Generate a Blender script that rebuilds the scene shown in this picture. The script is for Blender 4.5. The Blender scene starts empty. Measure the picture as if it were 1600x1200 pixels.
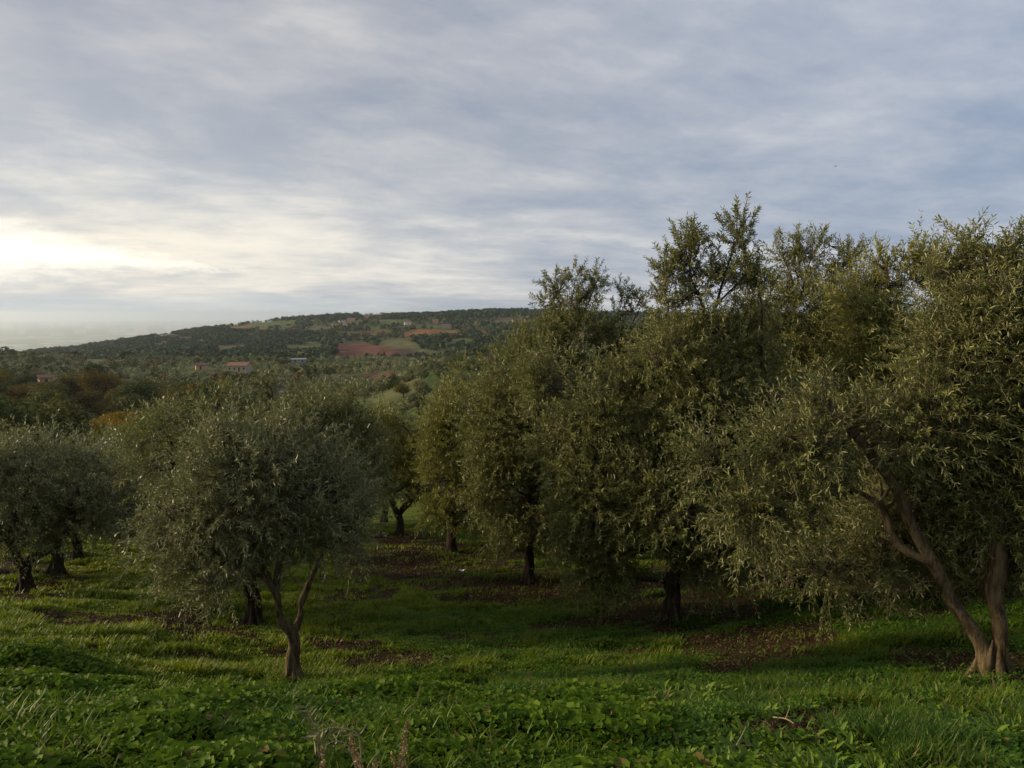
import bpy, math
import numpy as np
from math import radians, sin, cos, tan, atan, atan2, hypot, pi
C = bpy.context.scene.collection
rng = np.random.default_rng(7)

# ------------------------------------------------------------------ camera
F = 1142.0                      # focal length in pixels of the 1600x1200 photograph
PITCH = radians(5.5)
cam_d = bpy.data.cameras.new('camera'); cam = bpy.data.objects.new('camera', cam_d); C.objects.link(cam)
cam.location = (0, 0, 0); cam.rotation_euler = (radians(90)-PITCH, 0, 0)
cam_d.sensor_fit = 'HORIZONTAL'; cam_d.sensor_width = 36; cam_d.lens = 36*F/1600
cam_d.clip_start = 0.05; cam_d.clip_end = 200000
bpy.context.scene.camera = cam
sc = bpy.context.scene
sc.view_settings.view_transform = 'Standard'; sc.view_settings.look = 'None'
sc.view_settings.exposure = 0.0; sc.view_settings.gamma = 1.0
sc.render.engine = 'CYCLES'
cy = sc.cycles
cy.max_bounces = 4; cy.diffuse_bounces = 2; cy.glossy_bounces = 1; cy.transmission_bounces = 3; cy.transparent_max_bounces = 4
cy.volume_bounces = 1; cy.caustics_reflective = False; cy.caustics_refractive = False
cy.use_adaptive_sampling = True; cy.adaptive_threshold = 0.02

# ------------------------------------------------------------------ sun and sky
SUN_AZ, SUN_EL = radians(-84), radians(14)      # azimuth measured from the view direction, to the right
sun_d = bpy.data.lights.new('sun', 'SUN'); sun = bpy.data.objects.new('sun', sun_d); C.objects.link(sun)
sun_d.energy = 4.9; sun_d.angle = radians(6); sun_d.color = (1.0, 0.82, 0.53)
sv = (sin(SUN_AZ)*cos(SUN_EL), cos(SUN_AZ)*cos(SUN_EL), sin(SUN_EL))
import mathutils
sun.rotation_euler = mathutils.Vector(sv).to_track_quat('Z', 'Y').to_euler()
sun.location = (-30, 20, 30)

class NT:
    """small helper to write node graphs as expressions"""
    def __init__(s, tree): s.t = tree; s.n = tree.nodes; s.l = tree.links
    def put(s, sock, v):
        if v is None: return
        if isinstance(v, bpy.types.NodeSocket): s.l.new(v, sock)
        elif isinstance(v, (tuple, list)):
            v = tuple(v)
            if sock.type == 'RGBA' and len(v) == 3: v = v+(1,)
            sock.default_value = v
        else: sock.default_value = v
    def m(s, op, a, b=None, c=None, clamp=False):
        n = s.n.new('ShaderNodeMath'); n.operation = op; n.use_clamp = clamp
        s.put(n.inputs[0], a); s.put(n.inputs[1], b); s.put(n.inputs[2], c); return n.outputs[0]
    def vm(s, op, a, b=None, sc_=None):
        n = s.n.new('ShaderNodeVectorMath'); n.operation = op
        s.put(n.inputs[0], a); s.put(n.inputs[1], b)
        if sc_ is not None: s.put(n.inputs['Scale'], sc_)
        return n.outputs[1] if op in ('DOT_PRODUCT', 'LENGTH', 'DISTANCE') else n.outputs[0]
    def mix(s, f, a, b, blend='MIX'):
        n = s.n.new('ShaderNodeMix'); n.data_type = 'RGBA'; n.blend_type = blend
        s.put(n.inputs[0], f); s.put(n.inputs[6], a); s.put(n.inputs[7], b); return n.outputs[2]
    def noise(s, vec, scale, detail=4, rough=.5, dist=0., out=0, lac=2.0):
        n = s.n.new('ShaderNodeTexNoise'); s.put(n.inputs['Vector'], vec)
        n.inputs['Scale'].default_value = scale; n.inputs['Detail'].default_value = detail
        n.inputs['Roughness'].default_value = rough; n.inputs['Distortion'].default_value = dist; n.inputs['Lacunarity'].default_value = lac
        return n.outputs[out]
    def ss(s, v, a, b, lo=0., hi=1.):
        n = s.n.new('ShaderNodeMapRange'); n.interpolation_type = 'SMOOTHSTEP'
        s.put(n.inputs[0], v); s.put(n.inputs[1], a); s.put(n.inputs[2], b); s.put(n.inputs[3], lo); s.put(n.inputs[4], hi); return n.outputs[0]
    def ramp(s, v, stops):
        n = s.n.new('ShaderNodeValToRGB'); s.put(n.inputs[0], v); e = n.color_ramp.elements
        while len(e) < len(stops): e.new(0.5)
        for q, (p, c) in zip(e, stops): q.position = p; q.color = (*c, 1)
        return n.outputs[0]
    def xyz(s, x, y, z=0.):
        n = s.n.new('ShaderNodeCombineXYZ'); s.put(n.inputs[0], x); s.put(n.inputs[1], y); s.put(n.inputs[2], z); return n.outputs[0]
    def sep(s, v):
        n = s.n.new('ShaderNodeSeparateXYZ'); s.put(n.inputs[0], v); return n.outputs

def make_world():
    w = bpy.data.worlds.new('World'); sc.world = w; w.use_nodes = True
    t = NT(w.node_tree); w.node_tree.nodes.clear()
    out = t.n.new('ShaderNodeOutputWorld')
    sky = t.n.new('ShaderNodeTexSky'); sky.sky_type = 'NISHITA'; sky.sun_disc = False
    sky.sun_elevation = SUN_EL; sky.sun_rotation = SUN_AZ; sky.altitude = 500; sky.dust_density = 2.0
    d = t.n.new('ShaderNodeTexCoord').outputs['Generated']
    x, y, z = t.sep(d)
    az = t.m('MULTIPLY', t.m('ARCTAN2', x, y), 57.2958)          # degrees from the view axis, right positive
    el = t.m('MULTIPLY', t.m('ARCSINE', z), 57.2958)
    h = t.m('ADD', t.m('MAXIMUM', z, 0.0), 0.15)
    px, py = t.m('DIVIDE', x, h), t.m('DIVIDE', y, h)            # where this direction meets the cloud deck
    a = radians(66)                                               # the banks of cloud run this way
    u = t.m('ADD', t.m('MULTIPLY', px, sin(a)), t.m('MULTIPLY', py, cos(a)))
    v = t.m('SUBTRACT', t.m('MULTIPLY', px, cos(a)), t.m('MULTIPLY', py, sin(a)))
    P = t.xyz(t.m('MULTIPLY', u, 0.72), v, 0.0)
    P2 = t.xyz(t.m('MULTIPLY', u, 0.85), v, 0.0)
    big = t.noise(t.vm('ADD', P, (3.1, 5.2, 1.7)), 0.55, 3, .5, .3)
    mid = t.noise(t.vm('ADD', P, (7.3, 2.1, 0.4)), 1.35, 6, .58, .3)
    fine = t.noise(t.vm('ADD', P2, (1.7, 9.1, 2.)), 4.6, 7, .60, .15)
    c = t.m('ADD', t.m('ADD', t.m('MULTIPLY', big, .42), t.m('MULTIPLY', mid, .40)), t.m('MULTIPLY', fine, .18))
    # brightness of the cloud deck
    shade = t.ramp(c, [(.40, (.300, .340, .425)), (.46, (.390, .413, .475)), (.515, (.475, .487, .527)), (.565, (.62, .61, .62)), (.63, (.86, .82, .77))])
    # bluer and a bit darker high up and to the right, brighter and creamier low and to the left
    right = t.ss(az, -20., 38.)
    high = t.ss(el, 4., 26.)
    shade = t.mix(t.m('MULTIPLY', right, .72), shade, t.mix(t.ss(c, .38, .64), (.235, .330, .490), (.50, .545, .650)))
    shade = t.mix(t.m('MULTIPLY', t.m('MULTIPLY', t.ss(az, 2., -40.), t.ss(el, 34., 8.)), .58), shade, t.mix(t.ss(c, .42, .60), (.49, .505, .55), (.84, .81, .765)))
    low = t.ss(el, 22., 1.)
    left = t.ss(az, 28., -34.)
    g = t.m('MULTIPLY', low, t.m('ADD', t.m('MULTIPLY', left, .75), .25))
    lit = t.mix(t.ss(c, .40, .62), (.55, .59, .64), (.98, .93, .82))
    shade = t.mix(t.m('MULTIPLY', g, .72), shade, lit)
    # bluish distant bank under the gap
    bank_edge = t.m('ADD', t.m('MULTIPLY', t.noise(t.xyz(az, el, 0), .12, 4, .55), 2.4), .5)
    bank = t.m('MULTIPLY', t.ss(el, bank_edge, t.m('ADD', bank_edge, -1.1)), t.ss(az, -4., -18.))
    shade = t.mix(t.m('MULTIPLY', bank, .8), shade, (.50, .58, .64))
    # the bright gap in the cloud by the sun
    gapmid = t.m('ADD', t.m('MULTIPLY', t.m('ADD', az, 34.6), -.065), 4.0)
    wob = t.m('MULTIPLY', t.m('SUBTRACT', t.noise(t.xyz(t.m('MULTIPLY', az, .35), el, 3.), .8, 7, .66), .5), 2.7)
    dev = t.m('ABSOLUTE', t.m('SUBTRACT', t.m('ADD', el, wob), gapmid))
    half = t.m('MAXIMUM', t.m('MULTIPLY', t.m('ADD', az, 20.5), -.09), 0.02)
    half = t.m('MINIMUM', half, 2.0)
    gap = t.m('MULTIPLY', t.ss(t.m('DIVIDE', dev, half), 2.0, .0), t.ss(az, -15., -34.))
    gap = t.m('MULTIPLY', gap, t.ss(az, -110., -80.))
    halo = t.m('MULTIPLY', t.ss(t.m('ABSOLUTE', t.m('SUBTRACT', t.m('ADD', el, t.m('MULTIPLY', wob, 1.2)), t.m('ADD', gapmid, .6))), 5.2, .4), t.ss(az, -2., -36.))
    halo = t.m('MULTIPLY', halo, t.ss(az, -120., -90.))
    shade = t.mix(t.m('MULTIPLY', halo, .75), shade, t.mix(t.ss(c, .42, .58), (.72, .70, .66), (1.08, .98, .80)))
    shade = t.mix(gap, shade, (1.35, 1.26, 1.08))
    # broad glow about the hidden sun
    dt = t.vm('DOT_PRODUCT', t.vm('NORMALIZE', d), sv)
    glow = t.m('POWER', t.m('MAXIMUM', dt, 0.0), 7.0)
    shade = t.mix(1.0, shade, t.vm('SCALE', (1.0, .80, .50), None, t.m('MULTIPLY', glow, .35)), 'ADD')
    below = t.ss(z, -.02, -.10)
    shade = t.mix(below, shade, (.05, .05, .04))
    bc = t.n.new('ShaderNodeBackground'); t.put(bc.inputs[0], shade); bc.inputs[1].default_value = 1.05
    bs = t.n.new('ShaderNodeBackground'); t.put(bs.inputs[0], sky.outputs[0]); bs.inputs[1].default_value = .08
    mx = t.n.new('ShaderNodeMixShader'); t.put(mx.inputs[0], .93)
    t.l.new(bs.outputs[0], mx.inputs[1]); t.l.new(bc.outputs[0], mx.inputs[2]); t.l.new(mx.outputs[0], out.inputs[0])
    w.cycles.sampling_method = 'MANUAL'; w.cycles.sample_map_resolution = 512
make_world()

# ------------------------------------------------------------------ numbers
def ray(px, py):
    u, v = (px-800)/F, (600-py)/F
    return np.array([u, cos(PITCH)+v*sin(PITCH), -sin(PITCH)+v*cos(PITCH)])
def at(px, py, d):                 # the point seen at a pixel, d metres away on the plan
    r = ray(px, py); return r*d/hypot(r[0], r[1])
def project(P):
    P = np.asarray(P); yy = P[..., 1]*cos(PITCH)-P[..., 2]*sin(PITCH); zz = P[..., 1]*sin(PITCH)+P[..., 2]*cos(PITCH)
    yy = np.where(yy > .01, yy, .01)
    return 800+F*P[..., 0]/yy, 600-F*zz/yy
def sst(v, a, b): t = np.clip((v-a)/(b-a), 0, 1); return t*t*(3-2*t)
def _hash(ix, iy, iz, seed):
    h = (ix*374761393+iy*668265263+iz*2147483647+seed*974634777) & 0xffffffff
    h = ((h ^ (h >> 13))*1274126177) & 0xffffffff
    return ((h ^ (h >> 16)) & 0xffff)/65535.0
def vnoise(x, y, z=0.0, seed=0):
    x, y, z = np.broadcast_arrays(np.asarray(x, float), y, z)
    ix, iy, iz = [np.floor(q).astype(np.int64) for q in (x, y, z)]
    fx, fy, fz = x-ix, y-iy, z-iz
    fx, fy, fz = [q*q*(3-2*q) for q in (fx, fy, fz)]
    r = 0
    for dx in (0, 1):
        for dy in (0, 1):
            for dz in (0, 1):
                r = r+_hash(ix+dx, iy+dy, iz+dz, seed)*(fx if dx else 1-fx)*(fy if dy else 1-fy)*(fz if dz else 1-fz)
    return r
def fbm(x, y, z=0.0, seed=0, o=4):
    r, a, s = 0, .5, 0
    for k in range(o): r = r+a*vnoise(x*2**k, y*2**k, np.asarray(z)*2**k, seed+k); s += a; a *= .5
    return r/s
def norm(v): return v/np.maximum(np.linalg.norm(v, axis=-1, keepdims=True), 1e-9)
def in_poly(px, py, poly):
    poly = np.asarray(poly, float); r = np.zeros(px.shape, bool)
    for i in range(len(poly)):
        x1, y1 = poly[i]; x2, y2 = poly[i-1]
        c = (y1 > py) != (y2 > py)
        with np.errstate(divide='ignore', invalid='ignore'):
            r ^= c & (px < (x2-x1)*(py-y1)/(y2-y1+1e-12)+x1)
    return r

# ------------------------------------------------------------------ terrain height
near_pix = [(800, 1200, 2.75), (400, 1200, 2.8), (0, 1200, 3.1), (-250, 1150, 3.8), (1200, 1200, 2.95), (1600, 1200, 3.3), (1850, 1150, 4.2),
            (460, 1065, 8.0-.9), (395, 970, 10.3), (40, 925, 13), (88, 897, 15.2), (118, 882, 17), (625, 835, 18), (705, 860, 15.5), (825, 906, 12.4),
            (1050, 970, 9.4), (1550, 1058, 6.0), (1240, 915, 11.8), (0, 1010, 8.6), (-300, 930, 12), (800, 1070, 6.3), (1250, 1040, 7.0), (1600, 925, 10.5), (1900, 940, 9.5), (220, 1090, 6.0),
            (1800, 850, 18), (1300, 850, 18), (1000, 850, 18), (-300, 850, 19)]
NP = [at(*q) for q in near_pix]+[np.array(q, float) for q in [(0, .8, -1.62), (2, .6, -1.55), (-2, .6, -1.65), (0, -3, -1.55), (6, -2, -1.5), (-6, -2, -1.7), (0, -10, -1.5), (12, -8, -1.2), (-12, -8, -1.9), (10, 3, -2.4), (-9, 3, -3.2), (20, 0, -2.2), (-20, 0, -4.2)]]
NP = np.array(NP)
def _tps_k(r): r = np.maximum(r, 1e-6); return r*r*np.log(r)
_n = len(NP); _K = _tps_k(np.linalg.norm(NP[:, None, :2]-NP[None, :, :2], axis=2))+np.eye(_n)*0.6
_Pm = np.c_[np.ones(_n), NP[:, :2]]
_W = np.linalg.solve(np.block([[_K, _Pm], [_Pm.T, np.zeros((3, 3))]]), np.r_[NP[:, 2], 0, 0, 0])
def H_near(x, y):
    r = _W[_n]+_W[_n+1]*x+_W[_n+2]*y
    for i in range(_n): r = r+_W[i]*_tps_k(np.hypot(x-NP[i, 0], y-NP[i, 1]))
    return r
# columns: azimuth of a pixel column -> [(distance, pixel row seen there) or (distance, 'z', height)]
cols = {
 -500: [(20, 860), (60, 800), (120, 730), (200, 660), (300, 620), (450, 595), (700, 566), (1000, 566), (2000, 566), (3500, 'z', -330), (6000, 'z', -400)],
 0: [(20, 850), (60, 790), (110, 735), (150, 712), (200, 668), (300, 606), (450, 582), (720, 556), (950, 566), (1500, 559), (2000, 557), (3500, 'z', -330), (6000, 'z', -400)],
 100: [(20, 845), (60, 780), (110, 730), (150, 705), (200, 664), (300, 610), (450, 584), (720, 560), (950, 568), (1500, 555), (2000, 546), (3500, 'z', -320), (6000, 'z', -400)],
 200: [(20, 840), (60, 775), (110, 740), (150, 715), (200, 676), (300, 622), (450, 584), (720, 563), (950, 570), (1500, 545), (2000, 527), (3500, 'z', -260), (6000, 'z', -400)],
 400: [(20, 835), (60, 750), (110, 710), (200, 662), (300, 620), (450, 583), (650, 563), (900, 565), (1300, 538), (2100, 499), (3500, 'z', -250), (6000, 'z', -400)],
 600: [(20, 825), (60, 735), (110, 700), (200, 655), (300, 618), (450, 583), (650, 563), (900, 560), (1300, 530), (2200, 488), (3500, 'z', -250), (6000, 'z', -400)],
 680: [(20, 825), (60, 705), (110, 655), (170, 625), (250, 592), (340, 563), (450, 575), (900, 562), (1300, 526), (2200, 485), (3500, 'z', -250), (6000, 'z', -400)],
 800: [(20, 820), (60, 690), (110, 640), (170, 600), (250, 565), (340, 539), (450, 556), (900, 548), (1300, 520), (2200, 482), (3500, 'z', -250), (6000, 'z', -400)],
 950: [(20, 825), (60, 690), (110, 640), (170, 600), (250, 560), (340, 535), (450, 545), (900, 532), (1300, 516), (2200, 486), (3500, 'z', -250), (6000, 'z', -400)],
 1150: [(20, 830), (60, 700), (110, 640), (170, 600), (250, 560), (340, 535), (450, 540), (900, 520), (1400, 497), (2200, 500), (3500, 'z', -250), (6000, 'z', -400)],
 1600: [(20, 815), (60, 690), (110, 640), (200, 590), (400, 540), (900, 510), (1500, 500), (2200, 500), (3500, 'z', -250), (6000, 'z', -400)],
 2300: [(20, 815), (60, 690), (110, 640), (200, 590), (400, 540), (900, 510), (1500, 500), (2200, 500), (3500, 'z', -250), (6000, 'z', -400)]}
AZ, LD = np.linspace(-pi, pi, 721), np.linspace(math.log(12), math.log(60000), 420)
def _colz(px, lst):
    r0 = ray(px, 560); ds, zs = [], []
    for q in lst:
        ds.append(math.log(q[0])); zs.append(q[2] if q[1] == 'z' else at(px, q[1], q[0])[2])
    ds = [math.log(12)]+ds+[math.log(60000)]; zs = [zs[0]]+zs+[zs[-1]]
    return atan2(r0[0], r0[1]), np.interp(LD, ds, zs)
_c = [_colz(k, v) for k, v in cols.items()]
_flat = np.interp(LD, [math.log(12), math.log(60), math.log(300), math.log(2000), math.log(6000), math.log(60000)], [-2.5, -4, -10, -60, -400, -400])
_c = [(-pi, _flat), (radians(-120), _flat)]+_c+[(radians(120), _flat), (pi, _flat)]
_ca = np.array([q[0] for q in _c]); _cz = np.array([q[1] for q in _c])
HT = np.array([np.interp(AZ, _ca, _cz[:, j]) for j in range(len(LD))]).T
def _smooth(A, s, axis):
    k = np.exp(-.5*(np.arange(-3*s, 3*s+1)/s)**2); k /= k.sum()
    return np.apply_along_axis(lambda m: np.convolve(np.pad(m, 3*s, mode='edge'), k, 'valid'), axis, A)
HT = _smooth(_smooth(HT, 4, 0), 2, 1)
def H_far(x, y):
    az = np.arctan2(x, y); ld = np.clip(np.log(np.maximum(np.hypot(x, y), .1)), LD[0], LD[-1]-1e-6)
    a = (az+pi)/(2*pi)*720; b = (ld-LD[0])/(LD[-1]-LD[0])*419
    i = np.clip(np.floor(a).astype(int), 0, 719); j = np.clip(np.floor(b).astype(int), 0, 418); fa, fb = a-i, b-j
    return (HT[i, j]*(1-fa)+HT[i+1, j]*fa)*(1-fb)+(HT[i, j+1]*(1-fa)+HT[i+1, j+1]*fa)*fb
def H(x, y):
    x = np.asarray(x, float); y = np.asarray(y, float); d = np.hypot(x, y)
    w = sst(d, 16, 30)
    z = H_far(x, y)*w
    nr = np.where(d < 32, 1, 0)
    z = z+np.where(nr, H_near(np.clip(x, -34, 34), np.clip(y, -34, 34)), 0)*(1-w)
    z = z+(fbm(x*.9, y*2.2, 0, 3, 3)-.5)*.16*sst(d, 1.5, 5)*(1-sst(d, 25, 60))
    z = z+(fbm(x*4, y*7, 0, 5, 2)-.5)*.05*(1-sst(d, 10, 25))
    z = z+(fbm(x/38, y/38, 0, 11, 4)-.5)*8*sst(d, 60, 220)*(1-sst(d, 2500, 4500))
    z = z+(fbm(x/260, y/260, 0, 21, 4)-.5)*24*sst(d, 700, 1500)*(1-sst(d, 2600, 5000))
    return z
def Hs(x, y): return float(H(np.array([x]), np.array([y]))[0])
def hit(px, py, d0=2.0, d1=40000):
    r = ray(px, py); r = r/hypot(r[0], r[1]); d = np.exp(np.linspace(math.log(d0), math.log(d1), 6000))
    g = H(r[0]*d, r[1]*d) >= r[2]*d
    k = np.argmax(g) if g.any() else len(d)-1
    return np.array([r[0]*d[k], r[1]*d[k], Hs(r[0]*d[k], r[1]*d[k])])

# ------------------------------------------------------------------ mesh helpers
def np_mesh(name, parts, mats, smooth=False, attrs=None):
    """parts: list of (V, F, material index); F of one width each"""
    Vs, loops, starts, mi, off, lo = [], [], [], [], 0, 0
    for V, Fa, m in parts:
        V = np.asarray(V, np.float32).reshape(-1, 3); Fa = np.asarray(Fa, np.int32)
        Vs.append(V); loops.append((Fa+off).ravel()); k = Fa.shape[1]
        starts.append(lo+np.arange(len(Fa), dtype=np.int32)*k); mi.append(np.full(len(Fa), m, np.int32)); off += len(V); lo += Fa.size
    V = np.concatenate(Vs); L = np.concatenate(loops); S = np.concatenate(starts); M = np.concatenate(mi)
    me = bpy.data.meshes.new(name)
    me.vertices.add(len(V)); me.vertices.foreach_set('co', V.ravel())
    me.loops.add(len(L)); me.loops.foreach_set('vertex_index', L)
    me.polygons.add(len(S)); me.polygons.foreach_set('loop_start', S); me.polygons.foreach_set('material_index', M)
    if smooth: me.polygons.foreach_set('use_smooth', np.ones(len(S), bool))
    me.update(calc_edges=True)
    for m in (mats if isinstance(mats, (list, tuple)) else [mats]): me.materials.append(m)
    for k, a in (attrs or {}).items():
        a = np.asarray(a, np.float32)
        if a.ndim == 2:
            q = me.color_attributes.new(k, 'FLOAT_COLOR', 'POINT'); q.data.foreach_set('color', np.c_[a, np.ones(len(a))].astype(np.float32).ravel())
        else:
            q = me.attributes.new(k, 'FLOAT', 'POINT'); q.data.foreach_set('value', a)
    return me
def obj(name, me, parent=None, loc=None):
    o = bpy.data.objects.new(name, me); C.objects.link(o)
    if parent is not None: o.parent = parent
    if loc is not None: o.location = loc
    return o
def tag(o, label=None, cat=None, group=None, kind=None):
    for k, v in (('label', label), ('category', cat), ('group', group), ('kind', kind)):
        if v: o[k] = v
    return o
def empty(name, loc, rz=0.0):
    o = bpy.data.objects.new(name, None); C.objects.link(o); o.location = loc; o.rotation_euler = (0, 0, rz); o.empty_display_size = .3; return o
def copy_tree(o, parent=None):
    c = o.copy(); C.objects.link(c)
    if parent is not None: c.parent = parent
    for ch in list(o.children): copy_tree(ch, c)
    return c
def tubes(P, R, k=3):
    """P (n,m,3) centre lines, R (n,m) radii -> quads"""
    P = np.asarray(P, float); n, m, _ = P.shape
    T = norm(np.gradient(P, axis=1)) if m > 2 else norm(np.repeat(P[:, 1:2]-P[:, :1], 2, 1))
    ref = np.where(np.abs(T[:, :1, 2:3]) > .9, np.array([[[1., 0, 0]]]), np.array([[[0, 0, 1.]]]))
    A = norm(np.cross(T, ref)); B = np.cross(T, A)
    an = np.arange(k)*2*pi/k
    V = P[:, :, None]+R[:, :, None, None]*(A[:, :, None]*np.cos(an)[None, None, :, None]+B[:, :, None]*np.sin(an)[None, None, :, None])
    i = np.arange(n)[:, None, None]*m*k+np.arange(m-1)[None, :, None]*k+np.arange(k)[None, None, :]
    j = np.arange(n)[:, None, None]*m*k+np.arange(m-1)[None, :, None]*k+((np.arange(k)+1) % k)[None, None, :]
    Fq = np.stack([i, j, j+k, i+k], -1).reshape(-1, 4)
    return V.reshape(-1, 3), Fq
def catmull(P, n):
    P = np.asarray(P, float); Q = np.r_[[2*P[0]-P[1]], P, [2*P[-1]-P[-2]]]; out = []
    for i in range(1, len(Q)-2):
        for t in np.linspace(0, 1, n, endpoint=False):
            a, b, c, d = Q[i-1:i+3]
            out.append(.5*((2*b)+(c-a)*t+(2*a-5*b+4*c-d)*t*t+(-a+3*b-3*c+d)*t**3))
    out.append(P[-1]); return np.array(out)

# ------------------------------------------------------------------ materials
def mat(name, build, **kw):
    m = bpy.data.materials.new(name); m.use_nodes = True; m.node_tree.nodes.clear()
    t = NT(m.node_tree); o = t.n.new('ShaderNodeOutputMaterial'); s = build(t, **kw); t.l.new(s, o.inputs[0]); return m
def principled(t, col, rough=.8, spec=.3, normal=None, metal=0.0):
    p = t.n.new('ShaderNodeBsdfPrincipled'); t.put(p.inputs['Base Color'], col); t.put(p.inputs['Roughness'], rough)
    t.put(p.inputs['Specular IOR Level'], spec); t.put(p.inputs['Metallic'], metal)
    if normal is not None: t.l.new(normal, p.inputs['Normal'])
    return p.outputs[0]
def bump(t, h, strength, dist):
    b = t.n.new('ShaderNodeBump'); b.inputs['Strength'].default_value = strength; b.inputs['Distance'].default_value = dist; t.l.new(h, b.inputs['Height']); return b.outputs[0]
def geo(t, k): return t.n.new('ShaderNodeNewGeometry').outputs[k]
def attr(t, k, o='Color'): n = t.n.new('ShaderNodeAttribute'); n.attribute_name = k; return n.outputs[o]
def objc(t): return t.n.new('ShaderNodeTexCoord').outputs['Object']
def leaf_build(t, top, top2, under, tone=False, trans=.20, under_mix=1.0, rough=.42, spec=.4):
    r = geo(t, 'Random Per Island')
    big = t.noise(objc(t), 1.3, 3, .5)
    c = t.mix(t.m('ADD', t.m('MULTIPLY', r, .45), t.m('MULTIPLY', attr(t, 'tone', 'Fac'), .65)), top, top2) if tone else t.mix(r, top, top2)
    c = t.mix(t.ss(big, .42, .62, 0, .45), c, top2)
    old = t.ss(r, .962, .985); c = t.mix(old, c, (.16, .12, .035))
    cu = t.mix(r, under, tuple(q*.72 for q in under))
    c = t.mix(t.m('MULTIPLY', geo(t, 'Backfacing'), under_mix), c, cu)
    p = principled(t, c, rough, spec)
    tr = t.n.new('ShaderNodeBsdfTranslucent'); t.put(tr.inputs[0], t.mix(.5, c, tuple(q*1.5 for q in top2)))
    m = t.n.new('ShaderNodeMixShader'); m.inputs[0].default_value = trans; t.l.new(p, m.inputs[1]); t.l.new(tr.outputs[0], m.inputs[2])
    return m.outputs[0]
M = {}
M['leaf'] = mat('olive_leaf', leaf_build, top=(.055, .068, .010), top2=(.140, .166, .026), under=(.33, .31, .135), tone=True)
M['leaf_yellow'] = mat('olive_leaf_yellowish', leaf_build, top=(.080, .096, .010), top2=(.220, .215, .022), under=(.30, .29, .09), tone=True)
M['leaf_grey'] = mat('olive_leaf_silvery', leaf_build, top=(.065, .076, .018), top2=(.165, .182, .055), under=(.37, .36, .20), tone=True)
M['mallow'] = mat('mallow_leaf', leaf_build, top=(.029, .073, .003), top2=(.105, .168, .006), under=(.12, .19, .05), trans=.3, under_mix=.8, rough=.6, spec=.12)
M['broad'] = mat('broad_weed_leaf', leaf_build, top=(.045, .115, .005), top2=(.15, .22, .010), under=(.13, .19, .05), trans=.3, rough=.45, spec=.35)
M['clover'] = mat('small_weed_leaf', leaf_build, top=(.025, .080, .004), top2=(.075, .145, .006), under=(.08, .16, .04), trans=.3, rough=.55, spec=.2)
def grass_build(t):
    r = geo(t, 'Random Per Island'); c = attr(t, 'tint')
    c = t.mix(t.m('MULTIPLY', r, .55), c, t.mix(.5, c, (.12, .16, .02)))
    c = t.mix(t.ss(r, .93, .95, 0, .8), c, (.24, .18, .07))
    p = principled(t, c, .5, .25); tr = t.n.new('ShaderNodeBsdfTranslucent'); t.put(tr.inputs[0], t.mix(1, c, (1.5, 1.4, 1.0), 'MULTIPLY'))
    m = t.n.new('ShaderNodeMixShader'); m.inputs[0].default_value = .35; t.l.new(p, m.inputs[1]); t.l.new(tr.outputs[0], m.inputs[2]); return m.outputs[0]
M['grass'] = mat('grass_blade', grass_build)
def bark_build(t, a=(.045, .031, .018), b=(.150, .112, .060)):
    o = objc(t); st = t.vm('MULTIPLY', o, (1, 1, .22))
    n = t.noise(st, 26, 8, .65, .6); n2 = t.noise(o, 5, 4, .6)
    c = t.mix(t.ss(n, .35, .65), a, b); c = t.mix(t.ss(n2, .52, .68, 0, .55), c, (.12, .115, .07))
    return principled(t, c, .92, .15, bump(t, n, .9, .03))
M['bark'] = mat('olive_bark', bark_build)
M['bark_shaded'] = mat('shaded_olive_bark', lambda t: bark_build(t, (.018, .013, .010), (.070, .050, .032)))  # dark bark of the back trunks, part of their shade put into the colour
M['twig'] = mat('olive_twig', lambda t: principled(t, t.mix(t.noise(objc(t), 9, 3), (.10, .085, .05), (.17, .14, .09)), .85, .2))
def ground_build(t):
    o = objc(t); c = attr(t, 'tint'); soil = attr(t, 'soil', 'Fac')
    dist = attr(t, 'dist', 'Fac')
    f1 = t.noise(o, 14, 8, .7); f2 = t.noise(o, 2.4, 5, .6); f3 = t.noise(o, .045, 8, .68)
    nearc = t.mix(t.ss(f1, .3, .72), t.vm('SCALE', c, None, .45), t.vm('SCALE', c, None, 1.5))
    nearc = t.mix(t.ss(f2, .35, .65, 0, .35), nearc, t.vm('SCALE', nearc, None, .5))
    farc = t.mix(t.ss(f3, .3, .7), t.vm('SCALE', c, None, .62), t.vm('SCALE', c, None, 1.35))
    c = t.mix(t.ss(dist, 25., 90.), nearc, farc)
    return principled(t, c, .95, .1, bump(t, f1, .8, .06))
M['ground'] = mat('ground_soil_and_fields', ground_build)
def crown_build(t, cols_, under=.6):
    oi = t.n.new('ShaderNodeObjectInfo').outputs['Random']; r = geo(t, 'Random Per Island')
    n = t.noise(objc(t), .9, 2)
    c = t.ramp(oi, [(i/max(1, len(cols_)-1), q) for i, q in enumerate(cols_)])
    c = t.mix(t.m('MULTIPLY', r, .6), t.vm('SCALE', c, None, .65), t.vm('SCALE', c, None, 1.5))
    p = principled(t, c, .75, .12); tr = t.n.new('ShaderNodeBsdfTranslucent'); t.put(tr.inputs[0], c)
    m = t.n.new('ShaderNodeMixShader'); m.inputs[0].default_value = .25; t.l.new(p, m.inputs[1]); t.l.new(tr.outputs[0], m.inputs[2]); return m.outputs[0]
M['crown_olive'] = mat('far_olive_foliage', crown_build, cols_=[(.10, .115, .050), (.14, .145, .075), (.115, .135, .050), (.17, .17, .095)])
M['crown_green'] = mat('far_broadleaf_foliage', crown_build, cols_=[(.050, .075, .016), (.075, .098, .022), (.12, .105, .026), (.060, .082, .028)])
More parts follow.
